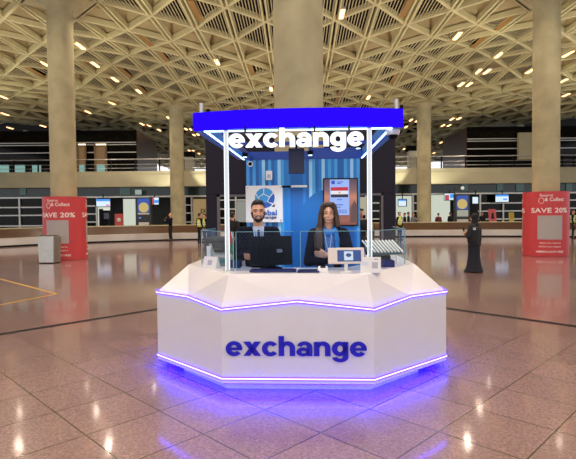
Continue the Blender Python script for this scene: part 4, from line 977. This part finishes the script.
s_ = MB(); s_.chain([Vector(v)*k for v in ((.04, .03, 1.48), (.075, -.05, 1.45), (.09, -.115, 1.34), (.085, -.145, 1.22), (.075, -.15, 1.10))], .03*k); s_.chain([Vector(v)*k for v in ((-.04, .03, 1.48), (-.05, -.06, 1.45), (-.02, -.10, 1.40), (.03, -.10, 1.41), (.07, -.07, 1.45))], .024*k); s_.build('scarf', scarf_m, wom, remesh=.009, sm=2)
chest_patch(wom, [(-.045, -.095, 1.42), (-.03, -.14, 1.30), (.0, -.15, 1.2)], lan, 'lanyard', k, .006); chest_patch(wom, [(.03, -.12, 1.40), (.02, -.145, 1.30), (.0, -.15, 1.2)], lan, 'lanyard', k, .006)
tr = MB(); tr.cap(Vector((-.0, -.125, 1.05))*k, .055*k, Vector((.02, -.12, .90))*k, .06*k); tr.build('blouse_hem', MATS['blouse_print'], wom, remesh=.012)
# woman in black
x, y = fl_at(474, 272)
ab = empty('person', (x, y, 0), math.radians(-138), 'woman in long black robe and hooded jacket standing on the open floor', 'person')
bd = MB(); head_shape(bd, (0, -.01, 1.47), .95); bd.cap((0, .02, 1.24), .055, (0, .01, 1.42), .05); bd.ell((0, 0, 1.1), (.14, .10, .25)); bd.ell((0, 0, .8), (.15, .12, .2))
for q in (-1, 1):
    e_, w_ = Vector((q*.22, -.04, .98)), Vector((q*.08, -.20, 1.04)); bd.cap((q*.15, .01, 1.24), .045, e_, .036); bd.cap(e_, .036, w_, .026); bd.cap((q*.08, 0, .8), .08, (q*.08, 0, .08), .04); bd.cap((q*.08, .02, .05), .036, (q*.09, -.14, .03), .028)
    hand(bd, w_, (-q*.3, -1, .3), (q, 0, .3), (-q*.3, 0, 1), .95, .7)
bd.build('body', skin, ab, remesh=.012, sm=1)
hj = MB(); hj.ell((0, .018, 1.50), (.092, .108, .115)); hj.ell((0, .03, 1.42), (.085, .09, .10)); hj.cap((0, .02, 1.28), .11, (0, .01, 1.37), .085); hj.build('head_scarf', blackc, ab, remesh=.012)
jk = MB(); jk.cap((-.05, .01, 1.13), .165, (-.06, .01, .86), .16); jk.cap((.05, .01, 1.13), .165, (.06, .01, .86), .16); jk.ell((0, .02, .76), (.20, .165, .09)); jk.cap((-.15, .01, 1.24), .085, (.15, .01, 1.24), .085)
for q in (-1, 1): jk.cap((q*.17, .01, 1.22), .085, (q*.235, -.04, .98), .072); jk.cap((q*.235, -.04, .98), .072, (q*.11, -.17, 1.03), .052)
jk.build('jacket', mat('jacket_black', rgb(16, 18, 26), .7), ab, remesh=.014)
sk = MB(); sk.lathe([(.16, .92), (.175, .7), (.175, .45), (.215, .2), (.275, .03), (.26, .02)], 28); o = sk.build('robe', mat('robe_navy', rgb(15, 18, 36), .8), ab, smooth=True); o.scale = (1, .85, 1)
ph = MB().box((-.02, -.31, 1.13), (.07, .015, .14), Matrix.Rotation(.4, 3, 'X')).build('person_phone_tmp', dark)
ph.name = 'mobile_phone'; ph.matrix_world = Matrix.Translation((x, y, 0)) @ Matrix.Rotation(math.radians(-138), 4, 'Z'); tag(ph, 'dark phone held by the woman in the black robe', 'phone')
for z in (1.20, 1.165): MB().box((.185, .09, z), (.06, .11, .018), Matrix.Rotation(-.75, 3, 'Z')).build('jacket_print', whitep, ab)
for q in (-1, 1): MB().cap((q*.09, .0, .035), .035, (q*.10, -.22, .03), .028).build('shoe', dark, ab, smooth=True)

# man on the phone by the carousel
x, y = fl_at(174, 240.4)
vest_skin = skin
pm, k, hc = person('man in dark clothes holding a phone to his face by the left carousel', (x, y-.9, 0), math.radians(-50), 1.78, dict(hair='none', elR=(-.25, -.15, 1.18), wrR=(-.10, -.26, 1.45), hdR=(.2, -.1, 1), thR=(1, 0, 0), upR=(0, -1, 0), elL=(.24, -.14, 1.14), wrL=(.02, -.30, 1.28), hdL=(-.6, -.5, .5), curl=.9), vox=.022)
P = pm.matrix_basis @ Vector((-.08, -.30, 1.60)); o = MB().box((0, 0, 0), (.075, .02, .15)).build('mobile_phone', dark); o.location = P; tag(o, 'dark phone held up by the man at the left carousel', 'phone')
def walker(px, py, H, label, top, rz=0, trs=blackc, Y=None, hv=False, hair='short', vox=.024):
    if Y is None: x, y = fl_at(px, py)
    else: x = at(px, 215, Y).x; y = Y
    r, k, hc = person(label, (x, y, 0), rz, H, dict(top=top, trs=trs, topname='jacket', hair=hair), vox=vox)
    if hv:
        v = MB(); v.ell(Vector((0, 0, 1.24))*k, (.195*k, .135*k, .25*k)); v.ell(Vector((0, 0, 1.02))*k, (.185*k, .13*k, .16*k)); v.build('hi_vis_vest', hiv, r, remesh=.03)
        for z in (1.08, 1.22): MB().lathe([(.205*k, z*k), (.205*k, (z+.05)*k)], 20, cap=False).build('reflective_band', whitep, r).scale = (1, .72, 1)
walker(199.5, 240, 1.74, 'worker in yellow vest facing away beside the portal left upright', navy, rz=2.4, Y=29, hv=True)
walker(204.5, 240, 1.70, 'worker in yellow vest half hidden by the portal left upright', navy, rz=-1., Y=30, hv=True)
walker(399.5, 240, 1.70, 'worker in yellow vest just right of the portal', navy, rz=.6, Y=30, hv=True)
walker(573, 240, 1.75, 'worker in yellow vest at the right edge beside the red drum', navy, rz=1.0, Y=30, hv=True)
maroon = mat('maroon_cloth', rgb(96, 34, 48), .8)
walker(438.5, 240, 1.62, 'person in maroon top behind the right carousel', maroon, rz=2.5, Y=36.2)
walker(450.5, 240, 1.68, 'person in dark clothes behind the carousel left of the totem', blackc, rz=2., Y=36.4)
walker(404.5, 240, 1.66, 'person in black behind the vest worker right of the portal', blackc, rz=-1.5, Y=36.5)
walker(408.5, 240, 1.72, 'dark haired person in black in the white shop by the portal', blackc, rz=1.5, Y=37)
walker(413.5, 240, 1.64, 'person in grey top left of the far right column', mat('grey_cloth', rgb(110, 110, 120), .8), rz=.4, Y=36.2)
walker(482.5, 240, 1.66, 'person in dark clothes right of the tall totem', blackc, rz=.2, Y=37)
walker(361, 240, 1.74, 'man in dark jacket seen through the portal right bay', blackc, rz=.2, Y=13.5, vox=.016)
walker(232.5, 240, 1.70, 'man in grey trousers seen through the portal left bay', blackc, rz=2.8, Y=16, trs=MATS['grey_cloth'], vox=.018)

# ------------------------------------------------------------------ world and view
w = bpy.data.worlds.new('world'); S.world = w; w.use_nodes = True
bg = w.node_tree.nodes['Background']; bg.inputs['Color'].default_value = (.95, .95, 1, 1); bg.inputs['Strength'].default_value = 1.1
S.view_settings.view_transform = 'Standard'; S.view_settings.look = 'None'; S.view_settings.gamma = 1; S.view_settings.use_curve_mapping = False
S.view_settings.exposure = 0.2
